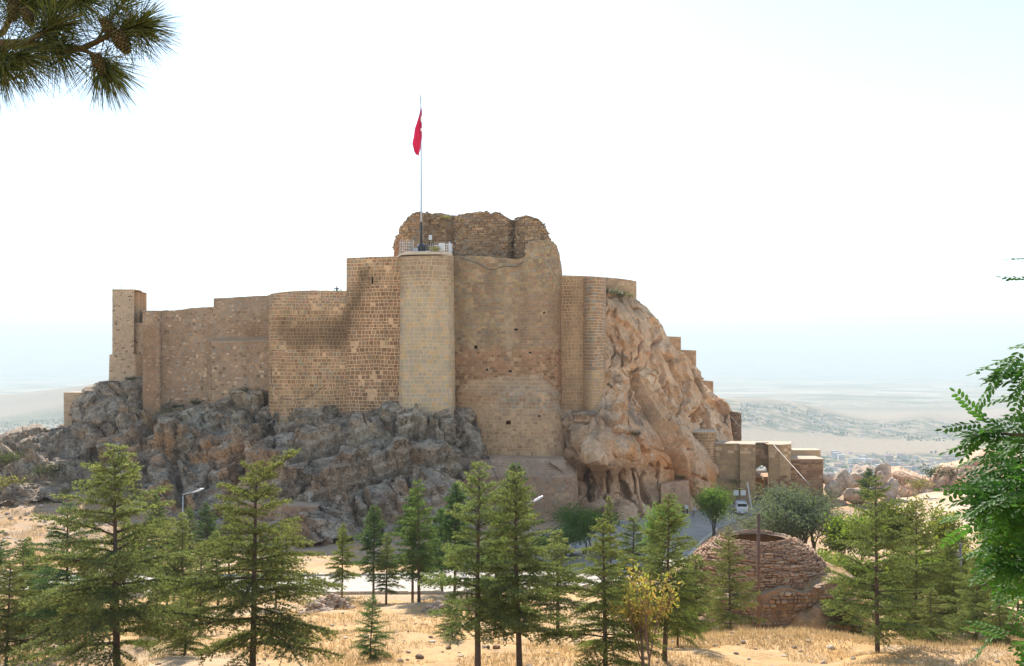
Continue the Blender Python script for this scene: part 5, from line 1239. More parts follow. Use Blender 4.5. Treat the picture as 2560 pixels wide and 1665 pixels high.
for u, v, w, h, col, lab in [(936, 1640, 19, 12, (.22, .16, .12), 'dark brown stone nearest the young seedling cedar'), (1000, 1652, 20, 11, (.18, .17, .16), 'dark grey stone between the two brown ones'), (1049, 1641, 22, 14, (.23, .165, .12), 'brown stone left of the red litter'), (1046, 1654, 8, 5, (.35, .2, .13), 'little reddish stone below the brown one'),
    (1241, 1618, 19, 11, (.36, .23, .15), 'reddish flat stone right of the bare-trunk cedar'), (1221, 1619, 8, 9, (.17, .14, .13), 'small dark stone beside the reddish one'), (1121, 1617, 14, 10, (.32, .25, .19), 'mottled stone below the young rounded cedar'), (1021, 1629, 12, 6, (.42, .35, .27), 'flat tan stone behind the dark grey one'), (2075, 1618, 22, 11, (.62, .54, .44), 'pale slab stone on the grass right of the dome'), (2020, 1601, 14, 8, (.4, .32, .24), 'brown stone on the grass crest below the dome'), (1888, 1622, 11, 6, (.45, .33, .24), 'small stone on the bare patch below the wooden pole'),
    (1080, 1604, 18, 6, (.62, .55, .46), 'thin pale flat stone before the young rounded cedar'), (862, 1594, 12, 8, (.66, .58, .48), 'white stone left of the seedling cedar'), (1368, 1648, 7, 6, (.2, .16, .14), 'tiny dark stone right of the dense cedar')]:
    # find the distance where this row meets the ground
    ys = np.linspace(30, 46, 60); zz = ground_z((u - 1280) / F * ys, ys); vv = HZ - (zz - CZ) / ys * F; Y = float(ys[np.argmin(np.abs(vv - (v + h * .4)))])
    root = link('stone', SM[R.randrange(8)], None, None, (*col, 1)); tag(root, lab, 'stone', 'loose stones on the foreground slope')
    g = G(u, Y); root.location = Vector(g) + Vector((0, 0, h / F * Y * .3)); root.scale = (w / F * Y * .55, w / F * Y * .5, h / F * Y * .55); root.rotation_euler = (0, 0, R.uniform(-.5, .5))
# collapsed dry-stone heaps by the road
for u, Y, wd, dp, hh, n, lab in [(825, 62, 3.0, 1.6, 1.0, 170, 'collapsed heap of pale stones left of the roadside row'), (1105, 58, 2.2, 1.2, .6, 90, 'low stone heap behind the young rounded cedar'), (790, 56, 1.6, 1.2, .5, 60, 'small stone heap below the collapsed one')]:
    g = G(u, Y); root = thing('stone_heap', lab, 'stone heap', g)
    for i in range(n):
        a = R.uniform(0, 6.28); r = R.random() ** .6; x = math.cos(a) * r * wd / 2; y = math.sin(a) * r * dp / 2; z = hh * (1 - r ** 1.5) * R.uniform(.5, 1); s = R.uniform(.1, .26)
        M = Matrix.Translation(Vector((g[0] + x, g[1] + y, gz(g[0] + x, g[1] + y) + z))) @ Matrix.Rotation(R.uniform(0, 6), 4, 'Z') @ Matrix.Diagonal((s * 1.2, s, s * .7, 1)); c = np.array((.46, .36, .28)) * R.uniform(.7, 1.2)
        link('stone', SM[R.randrange(8)], root, M, (*c, 1))

# ------------------------------------------------------------------ ruined brick dome
DC = np.array([(1893 - 1280) / F * 62, 62.0]); rim_z = CZ - 10.75; base_z = CZ - 14.0
dome = thing('brick_dome', 'ruined red brick dome with an open round eye', 'ruin', (DC[0], DC[1], base_z))
def dome_prof(t):      # t 0 at base .. 1 at rim -> radius, z
    a = t * math.radians(64); Rr = 4.45
    return Rr * math.cos(a) + .0, base_z + (rim_z - base_z) * math.sin(a) / math.sin(math.radians(64))
mb = MB(); nseg = 48; nrow = 12; V = []
for inner in (0, 1):
    for i in range(nrow + 1):
        r, z = dome_prof(i / nrow); r -= .06 + .16 * inner; z -= .04 + .03 * inner
        for k in range(nseg):
            a = 2 * math.pi * k / nseg; V.append((DC[0] + r * math.cos(a), DC[1] + r * math.sin(a), z))
V = np.array(V); F4 = []; S_ = (nrow + 1) * nseg
for i in range(nrow):
    for k in range(nseg):
        a, b = i * nseg + k, i * nseg + (k + 1) % nseg
        F4.append((a, b, b + nseg, a + nseg)); F4.append((S_ + a, S_ + a + nseg, S_ + b + nseg, S_ + b))
for k in range(nseg):
    a, b = nrow * nseg + k, nrow * nseg + (k + 1) % nseg; F4.append((a, b, S_ + b, S_ + a))
link('shell', mesh_np('shell', V, np.array(F4), False, np.vstack([np.tile([.30, .21, .16], (S_, 1)), np.tile([.12, .10, .085], (S_, 1))]), M_STONE), dome)  # inner face coloured darker than the outer to deepen the shade inside
S = {k: [] for k in ('c', 'r', 'u', 'n', 'w', 'h', 'd', 'col')}
nc_ = 40
for i in range(nc_ + 1):
    t = (i + .5) / nc_; 
    if i == nc_: t = 1.0
    r, z = dome_prof(t); r2, z2 = dome_prof(min(t + .02, 1.02)); tl = unit(np.array([r2 - r, z2 - z]))
    a = R.uniform(0, 1)
    while a < 6.283 + .0:
        L = R.uniform(.22, .62); da = L / r; am = a + da / 2
        if R.random() < .90:
            d = np.array([math.cos(am), math.sin(am)]); tang = np.array([-d[1], d[0], 0]); tilt = R.gauss(0, .06)
            n = np.array([d[0] * tl[1], d[1] * tl[1], -tl[0]]); up = np.array([d[0] * tl[0], d[1] * tl[0], tl[1]])
            S['c'].append([DC[0] + d[0] * r, DC[1] + d[1] * r, z + R.gauss(0, .012)]); S['r'].append(unit(tang + up * tilt)); S['u'].append(up); S['n'].append(n)
            S['w'].append(L / 2 - .015); S['h'].append(.055 * R.uniform(.6, 1.15) if i < nc_ else .05); S['d'].append(R.uniform(.04, .17))
            S['col'].append(np.array(R.choice([(.38, .265, .195), (.33, .23, .17), (.43, .32, .235), (.28, .2, .15), (.44, .36, .28)])) * R.uniform(.8, 1.15))
        a += da
S = {k: np.array(v) for k, v in S.items()}
front = S['c'][:, 1] < DC[1] + 1.5
S['w'] = np.where(front, S['w'], S['w'] * .995); 
# the ones facing the viewer show largest
vis = np.where((S['c'][:, 1] < DC[1]), 0, 1); o_ = np.lexsort((-(S['w'] * S['h']), vis)); S = {k: v[o_] for k, v in S.items()}
_lay_sz = S['w'] * S['h']
S1 = {k: v[:300] for k, v in S.items()}; S2 = {k: v[300:] for k, v in S.items()}
lay(dome, S1, M_STONE, 300, 'brick'); lay(dome, S2, M_STONE, 0, 'brick', 'brickwork')
t = wall('dome_base_wall', 'crumbling rubble wall carrying the brick dome', 'wall', [(1690, 66, 1455, 1640), (1698, 59.5, 1475, 1640), (1790, 57.4, 1492, 1640), (1880, 57.0, 1486, 1640), (1950, 57.0, 1478, 1640), (2010, 57.2, 1470, 1640), (2070, 57.6, 1462, 1640), (2120, 58.6, 1455, 1640), (2130, 66, 1430, 1640)], .2, (.12, .46), .03, pick([(.36, .30, .24), (.30, .245, .19), (.46, .40, .33), (.34, .25, .19), (.25, .2, .16)], [3, 3, 2, 2, 2]), (.28, .22, .16), 2.2, rnd=.3, proud=.08, rough=1.5, vdir=(0, 1), core_amp=.35, ragged=.55, cover=.72)
# earth bank heaped against it
bu = np.linspace(1660, 2170, 90); by = np.linspace(57.5, 63.5, 50); BU, BY = np.meshgrid(bu, by); BX = (BU - 1280) / F * BY
prof = np.interp(BY, [55.8, 56.4, 57.0, 58.2, 60.5, 63.5], [-16.6, -14.6, -13.45, -12.9, -12.75, -12.9])
wv = fbm(np.stack([BX.ravel() / 1.6, BY.ravel() / 1.6, BX.ravel() * 0], 1), 4, 71).reshape(BX.shape)
edge = np.interp(BU, [1660, 1690, 1760, 1850, 1900, 1960, 2020, 2070, 2110, 2140, 2170], [-3.5, -1.2, -.3, -.55, -.95, -.55, .35, .35, 0, -.8, -3])
BZ = CZ + prof + np.where(BY > 57, edge, edge * .2 - .4) + wv * .3
bv = np.stack([BX.ravel(), BY.ravel(), BZ.ravel()], 1)
structure('earth_bank', mesh_np('earth_bank', bv, grid_faces(50, 90), True, np.tile([.40, .29, .18], (len(bv), 1)), M_SOIL), 'earth bank with dry grass heaped against the dome')
fu_ = np.linspace(1675, 2150, 80); fy_ = np.linspace(53.6, 57.3, 30); FU2, FY2 = np.meshgrid(fu_, fy_); FX2 = (FU2 - 1280) / F * FY2
nz2 = fbm(np.stack([FX2.ravel() / 1.1, FY2.ravel() / 1.1, FX2.ravel() * 0], 1), 4, 73).reshape(FX2.shape)
hgt = np.interp(FU2, [1675, 1720, 1800, 1860, 1900, 1960, 2000, 2050, 2110, 2150], [.6, 2.4, 2.3, 2.0, 1.4, 1.5, 2.2, 2.5, 2.6, .6]); ramp = sstep(53.6, 57.0, FY2)
fz2 = ground_z(FX2.ravel(), FY2.ravel()).reshape(FX2.shape) - .1 + ramp * (hgt + nz2 * .7); fv2 = np.stack([FX2.ravel(), FY2.ravel(), fz2.ravel()], 1)
structure('earth_slope', mesh_np('earth_slope', fv2, grid_faces(30, 80), True, np.tile([.40, .28, .18], (len(fv2), 1)), M_SOIL), 'eroded earth slumped against the dome base wall')
V, Fc, C = scatter(420, (1690, 2140), (54, 57), .06, .26, [(.44, .34, .25), (.36, .25, .18), (.52, .43, .33)])
V[:, 2] += 0
o = link('dome_rubble', mesh_np('dome_rubble', V, Fc, False, C, M_LOOSE)); tag(o, 'fallen rubble at the foot of the dome ruin', 'rubble'); o['kind'] = 'stuff'
bv = np.vstack([bv, fv2])
k = RNG.integers(0, len(bv), 11000); k = k[fbm(bv[k] / 1.3, 3, 12) > -.1]
d = unit(RNG.normal(0, .45, (len(k), 3)) * [1, 1, .2] + [.15, -.3, 1]); c = np.array([(.46, .34, .14), (.52, .4, .2), (.36, .26, .12)])[RNG.integers(0, 3, len(k))]
V, Fc, C = blades(bv[k] + RNG.normal(0, .06, (len(k), 3)) * [1, 1, 0], d, RNG.uniform(.1, .34, len(k)), .03, c)
o = link('bank_grass', mesh_np('bank_grass', V, Fc, False, C, M_GRASS)); tag(o, 'dry grass on the bank round the dome', 'grass'); o['kind'] = 'stuff'

# wooden pole before the dome, grey pole with box, street lamps
def gline(u, Y, vtop): g = G(u, Y); return g, np.array([g[0], g[1], CZ + (HZ - vtop) / F * Y])
g, tp = gline(1896, 54.5, 1284)
t = thing('wooden_pole', 'weathered brown wooden pole in front of the brick dome', 'pole', g)
mb = MB(); mb.tube([g - [0, 0, .3], g * .5 + tp * .5 + [.02, 0, 0], tp], [.10, .09, .085], 10, (.17, .11, .08)); mb.build('shaft', M_BARK, t, True)
mb = MB(); mb.tube([tp - [.12, 0, .3], tp + [-.12, 0, .12]], .012, 5, (.1, .08, .07)); mb.build('spike', M_PAINT, t)
g, tp = gline(2401, 60, 1358); t = thing('utility_pole', 'grey utility pole with a small box among the lime bushes', 'pole', g)
mb = MB(); mb.tube([g, tp], [.1, .085], 8, (.23, .21, .2)); mb.build('shaft', M_PAINT, t, True)
mb = MB(); mb.box(tp + [-.22, -.02, -.6], (.28, .22, .3), None, (.2, .2, .2)); mb.build('box', M_PAINT, t)
def lamp(u, Y, vt, du, dv, lab):
    g = G(u, Y); tp = P(u, vt, Y); hd = P(u + du, vt - dv, Y); t = thing('street_lamp', lab, 'street lamp', g, 'street lamps by the road')
    mb = MB(); mb.tube([g, g * .4 + tp * .6, tp], [.085, .065, .05], 8, (.45, .46, .47)); mb.build('post', M_PAINT, t, True)
    mb = MB(); dirv = unit(hd - tp); mb.tube([tp, tp + [0, 0, .12], tp + (hd - tp) * .6 + [0, 0, .05], hd], .035, 6, (.45, .46, .47)); mb.build('arm', M_PAINT, t, True)
    mb = MB(); side = np.cross(dirv, [0, 0, 1]); side = unit(side); up = np.cross(side, dirv); L = 1.0
    pr = [(-.5, -.06), (-.35, .08), (.2, .1), (.5, .02), (.5, -.05)]
    mb.prism([(a * L, b) for a, b in pr], dirv, up, hd + dirv * .3 - side * .15, side * .3, (.8, .8, .8)); mb.build('lamp_head', M_PAINT, t)
    mb = MB(); mb.box(hd + dirv * .32 - up * .07, (.5, .2, .04), np.stack([dirv, side, up], 1), (.7, .72, .74)); mb.build('glass', M_PAINT, t)
lamp(457, 88, 1240, 30, 11, 'street lamp with angled white head against the dark rock')
lamp(1326, 92, 1258, 12, 7, 'street lamp whose white head shows beside the dense cedar')

# ------------------------------------------------------------------ on the buttress tower: platform, flagpole, railing, cabinets
TZ = P(1068, 641, 136)[2]
def TP(u, Y, dz=0): return np.array([(u - 1280) / F * Y, Y, TZ + dz])
t = tag(link('flagpole_platform', None), 'x', 'x') if False else thing('flagpole_platform', 'pale concrete platform on the buttress tower top', 'platform', TP(1068, 138))
mb = MB(); q = [TP(985, 141), TP(1003, 134.3), TP(1040, 133.6), TP(1100, 133.4), TP(1130, 135), TP(1134, 142), TP(990, 146)]
mb.prism([(a[0], a[1]) for a in q], (1, 0, 0), (0, 1, 0), (0, 0, TZ + .03), (0, 0, .28), (.62, .56, .48)); mb.build('slab', M_STONE_CLEAN, t)
mb = MB(); q = [TP(1012, 135.4), TP(1050, 134.8), TP(1108, 134.8), TP(1126, 136), TP(1126, 141), TP(1012, 141)]
mb.prism([(a[0], a[1]) for a in q], (1, 0, 0), (0, 1, 0), (0, 0, TZ + .32), (0, 0, .25), (.68, .62, .55)); mb.build('upper_slab', M_STONE_CLEAN, t)
PZ = TZ + .58
fp = thing('flagpole', 'tall pale flagpole with black foot on the buttress tower', 'flagpole', (TP(1053, 136)[0], 136, PZ))
bx = TP(1053, 136)[0]; H0 = PZ
mb = MB(); mb.lathe([(.62, 0), (.62, .75), (.55, .8), (.2, 1.15), (.17, 1.2)], (bx, 136, H0), 14, (.03, .03, .035)); mb.build('foot', M_PAINT, fp)
mb = MB(); mb.box((bx + .75, 135.8, H0 + .5), (.5, .3, .5), None, (.04, .04, .045)); mb.tube([(bx + .5, 135.7, H0 + .8), (bx + 1.05, 135.7, H0 + .95)], .05, 6, (.04, .04, .045)); mb.build('winch', M_PAINT, fp)
zt0 = P(1053, 555, 136)[2]; zt1 = P(1053, 520, 136)[2]; zt2 = P(1052, 400, 136)[2]; zt3 = P(1051, 262, 136)[2]
mb = MB(); mb.tube([(bx, 136, H0 + 1.15), (bx, 136, zt0)], [.16, .13], 12, (.03, .03, .035)); mb.build('lower_shaft', M_PAINT, fp, True)
mb = MB(); mb.tube([(bx, 136, zt0), (bx, 136, zt1), (bx, 136, zt2), (bx - .05, 136, zt3)], [.13, .12, .09, .06], 12, (.52, .55, .57)); mb.build('upper_shaft', M_PAINT, fp, True)
mb = MB(); ztt = P(1051, 236, 136)[2]; mb.lathe([(.05, 0), (.07, .25), (.05, .5), (.09, .7), (.05, .9), (.08, 1.1), (.05, 1.2), (.045, ztt - zt3)], (bx - .05, 136, zt3), 8, (.14, .14, .16)); mb.build('finial', M_PAINT, fp, True)
# limp red flag
fl = thing('flag', 'limp red flag with a glimpse of white hanging from the flagpole', 'flag', (bx - .3, 136, P(1045, 390, 136)[2]))
zt_, zb_ = P(0, 266, 136)[2], P(0, 391, 136)[2]
ns_, nz_ = 44, 60; Vf = []; colf = []
for i in range(nz_ + 1):
    t_ = i / nz_; z = zt_ + (zb_ - zt_) * t_
    wpx = np.interp(t_, [0, .12, .45, .76, .86, .93, 1], [1.5, 6, 17, 20, 15, 12, 5]) / F * 136; x1 = bx + np.interp(t_, [0, .08, .62, .8, 1], [-.03, .12, .12, -.05, -.36])
    for j in range(ns_ + 1):
        s_ = j / ns_; fold = math.sin(s_ * 15 + t_ * 2.4) * .20 * min(1, t_ * 5) + math.sin(s_ * 6.5 - t_ * 4) * .18 * min(1, t_ * 4)
        xx = x1 - wpx * (s_ + .10 * math.sin(s_ * 17 + t_ * 5) * s_)
        zz = z + .5 * s_ * (1 - s_) * t_ - .7 * s_ * t_ * (0 if t_ < .75 else -(t_ - .75) * .8)
        Vf.append((xx, 136 - .12 + fold * .8, zz))
        u_, v_ = uv_of(np.array([xx, 136, zz])); w_ = ((u_ - 1055) ** 2 / 16 + (v_ - 298) ** 2 / 75 < 1) or ((u_ - 1055) ** 2 / 12 + (v_ - 325) ** 2 / 16 < 1)
        colf.append((.8, .78, .76) if w_ else (.50, .012, .06))
m_flag = leaf_mat('flag_cloth', .3, .06, 0, (1, 1, 1))
link('cloth', mesh_np('cloth', np.array(Vf), grid_faces(nz_ + 1, ns_ + 1), True, np.array(colf), m_flag), fl)
# railing cage
def railing(name, lab, pts, z0, h, step=.33):
    t = thing(name, lab, 'railing', (pts[0][0], pts[0][1], z0))
    for a, b in zip(pts[:-1], pts[1:]):
        a, b = np.array(a), np.array(b); L = np.linalg.norm(b - a); n = max(int(L / step), 1)
        mb = MB()
        for k in range(5): zz = z0 + h * (k + .35) / 5; mb.tube([(*a, zz), (*b, zz)], .02, 4, (.78, .78, .78))
        mb.build('rail', M_PAINT, t)
        for k in range(n + 1):
            p = a + (b - a) * k / n; mb = MB(); mb.tube([(*p, z0), (*p, z0 + h), (p[0] + .06, p[1] - .12, z0 + h + .16)], .026 if k % n else .045, 4, (.8, .8, .8)); mb.build('bar', M_PAINT, t)
    return t
XY = lambda u, Y: ((u - 1280) / F * Y, Y)
railing('railing', 'white caged railing left of the flagpole foot', [XY(1000, 139), XY(1000.5, 136.2), XY(1033, 137.4)], TZ + .31, 1.85)
railing('railing', 'white caged railing right of the flagpole foot', [XY(1043, 140), XY(1087, 138.5), XY(1122, 137), XY(1130, 140)], TZ + .31, 1.6)
def cabinet(u, v0, v1, w, Y, lab, col=(.75, .74, .72)):
    a, b = P(u, v1, Y), P(u, v0, Y); c = (a + b) / 2; h = b[2] - a[2]; wd = w / F * Y; t = thing('cabinet', lab, 'cabinet', a, 'electrical cabinets on the platform')
    mb = MB(); mb.box(c, (wd, .4, h), None, col); mb.build('case', M_PAINT, t)
    mb = MB(); mb.box(c - [0, .21, 0], (wd * .86, .03, h * .86), None, np.array(col) * .95); mb.build('door', M_PAINT, t)
    mb = MB(); mb.box(c - [wd * .3, .235, 0], (.04, .03, .12), None, (.2, .2, .2)); mb.build('handle', M_PAINT, t)
cabinet(1104, 608, 626, 14, 135.3, 'white cabinet on the platform right of the flagpole')
cabinet(1039, 620, 628, 12, 135.2, 'low grey cabinet on the platform left of the flagpole', (.42, .43, .45))
cabinet(1076, 588, 600, 8, 140, 'tall narrow white box behind the platform railing')
# cables
def cable(lab, pts, r, col, name='cable', sub=8):
    p = np.array([P(*q) for q in pts]); s = np.linspace(0, 1, len(p)); ss = np.linspace(0, 1, (len(p) - 1) * sub + 1); c = np.stack([np.interp(ss, s, p[:, k]) for k in range(3)], 1)
    for _ in range(sub): c[1:-1] = .25 * c[:-2] + .5 * c[1:-1] + .25 * c[2:]
    mb = MB(); mb.tube(c, r, 5, col); o = mb.build(name, M_PAINT, None, True); tag(o, lab, 'cable')
cable('dark cable sagging across the foot of the curved wall', [(678, 920, 137.9), (680, 975, 137.8), (700, 995, 137.6), (735, 1002, 137.6), (775, 993, 138.2), (815, 962, 139.3)], .035, (.06, .05, .045))
cable('dark cable looping along the keep top', [(1150, 645, 138.4), (1190, 655, 138.2), (1228, 678, 137.9), (1258, 664, 137.7), (1290, 668, 137.5), (1310, 652, 137.4)], .045, (.06, .07, .05))
cable('dark cable hanging down the bastion and plinth', [(1215, 1120, 131.2), (1222, 1150, 129.9), (1238, 1185, 127.4), (1247, 1204, 126.6)], .04, (.05, .045, .04))
cable('pale straight cable running from gatehouse roof to the willow', [(1934, 1112, 148.2), (1980, 1163, 135), (2026, 1214, 121)], .028, (.6, .55, .47), sub=2)
cable('thin pale wire from the cliff top to the dark ruin', [(1782, 985, 162), (1815, 1030, 164), (1850, 1066, 166)], .035, (.6, .55, .5), sub=2)
cable('dark cable along the gate annex wall', [(1980, 1156, 151.3), (2000, 1159, 151.3), (2020, 1156, 151.3), (2038, 1160, 151.3), (2057, 1155, 151.3)], .04, (.08, .07, .06))

# ------------------------------------------------------------------ signs, plank, pickup, parked car, people
for u, lab in ((1840, 'blank white information board left of its twin behind the pickup'), (1858, 'white information board right of its twin behind the pickup')):
    g = G(u, 148.2); t = thing('information_board', lab, 'sign', g, 'boards by the gate'); c = P(u, 1232, 148)
    mb = MB(); mb.box(c, (.75, .05, .75), None, (.72, .70, .66)); mb.build('panel', M_PAINT, t)
    for s in (-.3, .3): mb = MB(); mb.tube([(c[0] + s, 148.05, g[2]), (c[0] + s, 148.05, c[2])], .03, 6, (.3, .3, .3)); mb.build('post', M_PAINT, t)
g = G(1878, 147.4); a = P(1868, 1205, 149.2); t = thing('plank', 'pale plank leaning against the gatehouse', 'plank', g)
mb = MB(); mb.tube([g, a], .16, 4, (.58, .52, .44)); mb.build('board', M_PAINT, t)

def vehicle(name, lab, u, Y, rz, col, pickup=True):
    g = G(u, Y); t = thing(name, lab, 'pickup' if pickup else 'car', g); g = np.array([g[0], g[1], gz(g[0], g[1]) + .04])
    c, s = math.cos(rz), math.sin(rz); R3 = np.array([[c, -s, 0], [s, c, 0], [0, 0, 1]])
    def W(p): return g + R3 @ np.asarray(p, float)
    def bx_(name, p, size, col, mat=M_PAINT, par=t): mb = MB(); mb.box(W(p), size, R3, col); return mb.build(name, mat, par)
    def side(name, prof, w, col, mat=M_PAINT, y=None, inset=0.):
        mb = MB(); k = len(prof); v = []
        for sg in (-1, 1):
            for (yy, zz, ins) in prof: v.append(W((sg * (w / 2 - ins), yy, zz)))
        mb.add(v, [tuple(range(k)), tuple(range(2 * k - 1, k - 1, -1))] + [(i, k + i, k + (i + 1) % k, (i + 1) % k) for i in range(k)], col); return mb.build(name, mat, t)
    m_car = M_CAR
    if pickup:
        side('body', [(-2.55, .5, .06), (2.5, .45, .08), (2.55, .8, .1), (2.4, 1.0, .12), (1.4, 1.1, .06), (-2.55, 1.1, .04)], 1.8, col, m_car)
        side('cabin', [(1.35, 1.08, .1), (.75, 1.68, .24), (-.7, 1.74, .24), (-.75, 1.08, .08)], 1.74, col, m_car)
        side('canopy', [(-.75, 1.105, .06), (-.75, 1.78, .2), (-2.35, 1.75, .22), (-2.52, 1.105, .07)], 1.76, np.array(col) * .97, m_car)
        bx_('rear_window', (0, -2.465, 1.45), (1.25, .03, .4), (.02, .022, .025), M_GLASS)
        for sg in (-1, 1): bx_('side_window', (sg * .83, .2, 1.36), (.03, 1.2, .36), (.02, .022, .025), M_GLASS)
        bx_('tailgate', (0, -2.57, .85), (1.5, .03, .42), np.array(col) * .9, m_car); bx_('bumper', (0, -2.63, .5), (1.7, .16, .2), (.3, .3, .31)); bx_('number_plate', (0, -2.72, .52), (.5, .02, .12), (.75, .75, .72)); bx_('roof_rack', (0, -.1, 1.79), (1.3, 1.3, .05), (.3, .3, .3))
        for sg in (-1, 1): bx_('tail_light', (sg * .82, -2.575, .85), (.13, .04, .4), (.4, .03, .02)); bx_('mirror', (sg * 1.0, .9, 1.22), (.2, .1, .2), (.1, .1, .1))
        for sg in (-1, 1): bx_('headlight', (sg * .65, 2.5, .82), (.35, .08, .2), (.7, .7, .7))
        wy = (1.6, -1.55)
    else:
        side('body', [(-2.1, .35, .08), (2.1, .35, .08), (2.15, .65, .12), (1.2, .88, .06), (-2.1, .92, .06)], 1.72, col, m_car)
        side('cabin', [(1.1, .87, .1), (.4, 1.38, .28), (-1.1, 1.4, .28), (-1.9, .9, .1)], 1.66, col, m_car)
        for sg in (-1, 1): bx_('side_window', (sg * .74, -.3, 1.12), (.05, 1.7, .3), (.02, .022, .025), M_GLASS)
        wy = (1.3, -1.3)
    for sg in (-1, 1):
        for y in wy:
            mb = MB(); a = W((sg * .72, y, .36)); b = W((sg * .93, y, .36)); mb.tube([a, b], .36, 18, (.03, .03, .03)); wh = mb.build('wheel', M_PAINT, t)
            mb = MB(); a = W((sg * .86, y, .36)); b = W((sg * .945, y, .36)); mb.tube([a, b], .21, 12, (.5, .5, .5)); o = mb.build('rim', M_PAINT, None); o.parent = wh; o.matrix_parent_inverse = Matrix.Identity(4)
M_CAR = attr_mat('car_paint', .3, var=(), bump=(), spec=.5); M_GLASS = attr_mat('dark_glass', .1, var=(), bump=(), spec=.6)
for m_ in (): pass
vehicle('pickup', 'white pickup with canopy parked before the gate', 1851, 142.5, -.12, (.78, .77, .74))
vehicle('car', 'pale car glimpsed behind the robinia on the road', 1400, 101, 1.1, (.6, .6, .6), False)

def person(lab, loc, pose, cols, h=1.7, rz=0., zlow=0):
    """one continuous skinned figure; colours by height on the body"""
    J = dict(pelvis=(0, 0, .53), waist=(0, 0, .60), chest=(0, 0, .72), neck=(0, 0, .835), head=(0, -.01, .90), crown=(0, 0, .965),
             shl=(-.105, 0, .80), shr=(.105, 0, .80), ell=(-.15, .02, .66), elr=(.15, .02, .66), hal=(-.14, -.06, .52), har=(.14, -.06, .52), fil=(-.135, -.085, .47), fir=(.135, -.085, .47),
             hipl=(-.055, 0, .50), hipr=(.055, 0, .50), knl=(-.06, -.01, .28), knr=(.06, -.01, .28), anl=(-.06, .02, .045), anr=(.06, .02, .045), tol=(-.065, -.09, .015), tor=(.065, -.09, .015))
    J.update(pose)
    rad = dict(pelvis=.075, waist=.068, chest=.082, neck=.03, head=.052, crown=.04, shl=.04, shr=.04, ell=.026, elr=.026, hal=.018, har=.018, fil=.02, fir=.02, hipl=.055, hipr=.055, knl=.036, knr=.036, anl=.024, anr=.024, tol=.022, tor=.022)
    E = [('pelvis', 'waist'), ('waist', 'chest'), ('chest', 'neck'), ('neck', 'head'), ('head', 'crown'), ('chest', 'shl'), ('chest', 'shr'), ('shl', 'ell'), ('shr', 'elr'), ('ell', 'hal'), ('elr', 'har'), ('hal', 'fil'), ('har', 'fir'),
         ('pelvis', 'hipl'), ('pelvis', 'hipr'), ('hipl', 'knl'), ('hipr', 'knr'), ('knl', 'anl'), ('knr', 'anr'), ('anl', 'tol'), ('anr', 'tor')]
    ks = list(J); me = bpy.data.meshes.new('person'); me.from_pydata([tuple(np.array(J[k]) * h) for k in ks], [(ks.index(a), ks.index(b)) for a, b in E], [])
    o = bpy.data.objects.new('person', me); COL.objects.link(o); o.location = Vector([float(a) for a in loc]); o.rotation_euler = (0, 0, rz)
    md = o.modifiers.new('skin', 'SKIN'); md.use_smooth_shade = True
    for k, sv in zip(ks, me.skin_vertices[0].data): sv.radius = (rad[k] * h, rad[k] * h * (.75 if k in ('chest', 'waist', 'pelvis') else 1)); sv.use_root = (k == 'pelvis')
    sd = o.modifiers.new('smooth', 'SUBSURF'); sd.levels = 1; sd.render_levels = 2
    m, nt, out = new_mat('clothes'); bs = nd(nt, 'ShaderNodeBsdfPrincipled'); nt.links.new(bs.outputs[0], out.inputs[0]); bs.inputs['Roughness'].default_value = .8
    tc = nd(nt, 'ShaderNodeTexCoord'); sp = nd(nt, 'ShaderNodeSeparateXYZ'); nt.links.new(tc.outputs['Object'], sp.inputs[0])
    dv = nd(nt, 'ShaderNodeMath', operation='DIVIDE'); nt.links.new(sp.outputs['Z'], dv.inputs[0]); dv.inputs[1].default_value = h
    rp = nd(nt, 'ShaderNodeValToRGB'); rp.color_ramp.interpolation = 'CONSTANT'; e = rp.color_ramp.elements
    stops = [(0, (.05, .045, .04)), (.045, cols['legs']), (.52, cols['top']), (.835, (.42, .26, .18)), (.925, cols['hair'])]
    e[0].position = 0; e[0].color = (*stops[0][1], 1); e[1].position = stops[1][0]; e[1].color = (*stops[1][1], 1)
    for p_, c_ in stops[2:]: q = e.new(p_); q.color = (*c_, 1)
    nt.links.new(dv.outputs[0], rp.inputs[0]); nt.links.new(rp.outputs[0], bs.inputs['Base Color']); me.materials.append(m)
    tag(o, lab, 'person', 'people at the castle'); return o
person('person in a white top and black trousers standing below the cliff', G(1717, 139), {}, dict(legs=(.02, .02, .022), top=(.7, .68, .66), hair=(.04, .03, .025)), 1.72, .4)
person('person in a pale top bending forward beside the standing one', G(1733, 138), dict(chest=(.02, -.10, .70), neck=(.03, -.19, .77), head=(.03, -.24, .80), crown=(.035, -.27, .85), shl=(-.08, -.15, .75), shr=(.13, -.15, .75), ell=(-.12, -.2, .6), elr=(.17, -.2, .6), hal=(-.1, -.24, .48), har=(.15, -.24, .48), fil=(-.1, -.25, .43), fir=(.15, -.25, .43)), dict(legs=(.2, .12, .09), top=(.6, .58, .56), hair=(.04, .03, .025)), 1.68, 1.2)
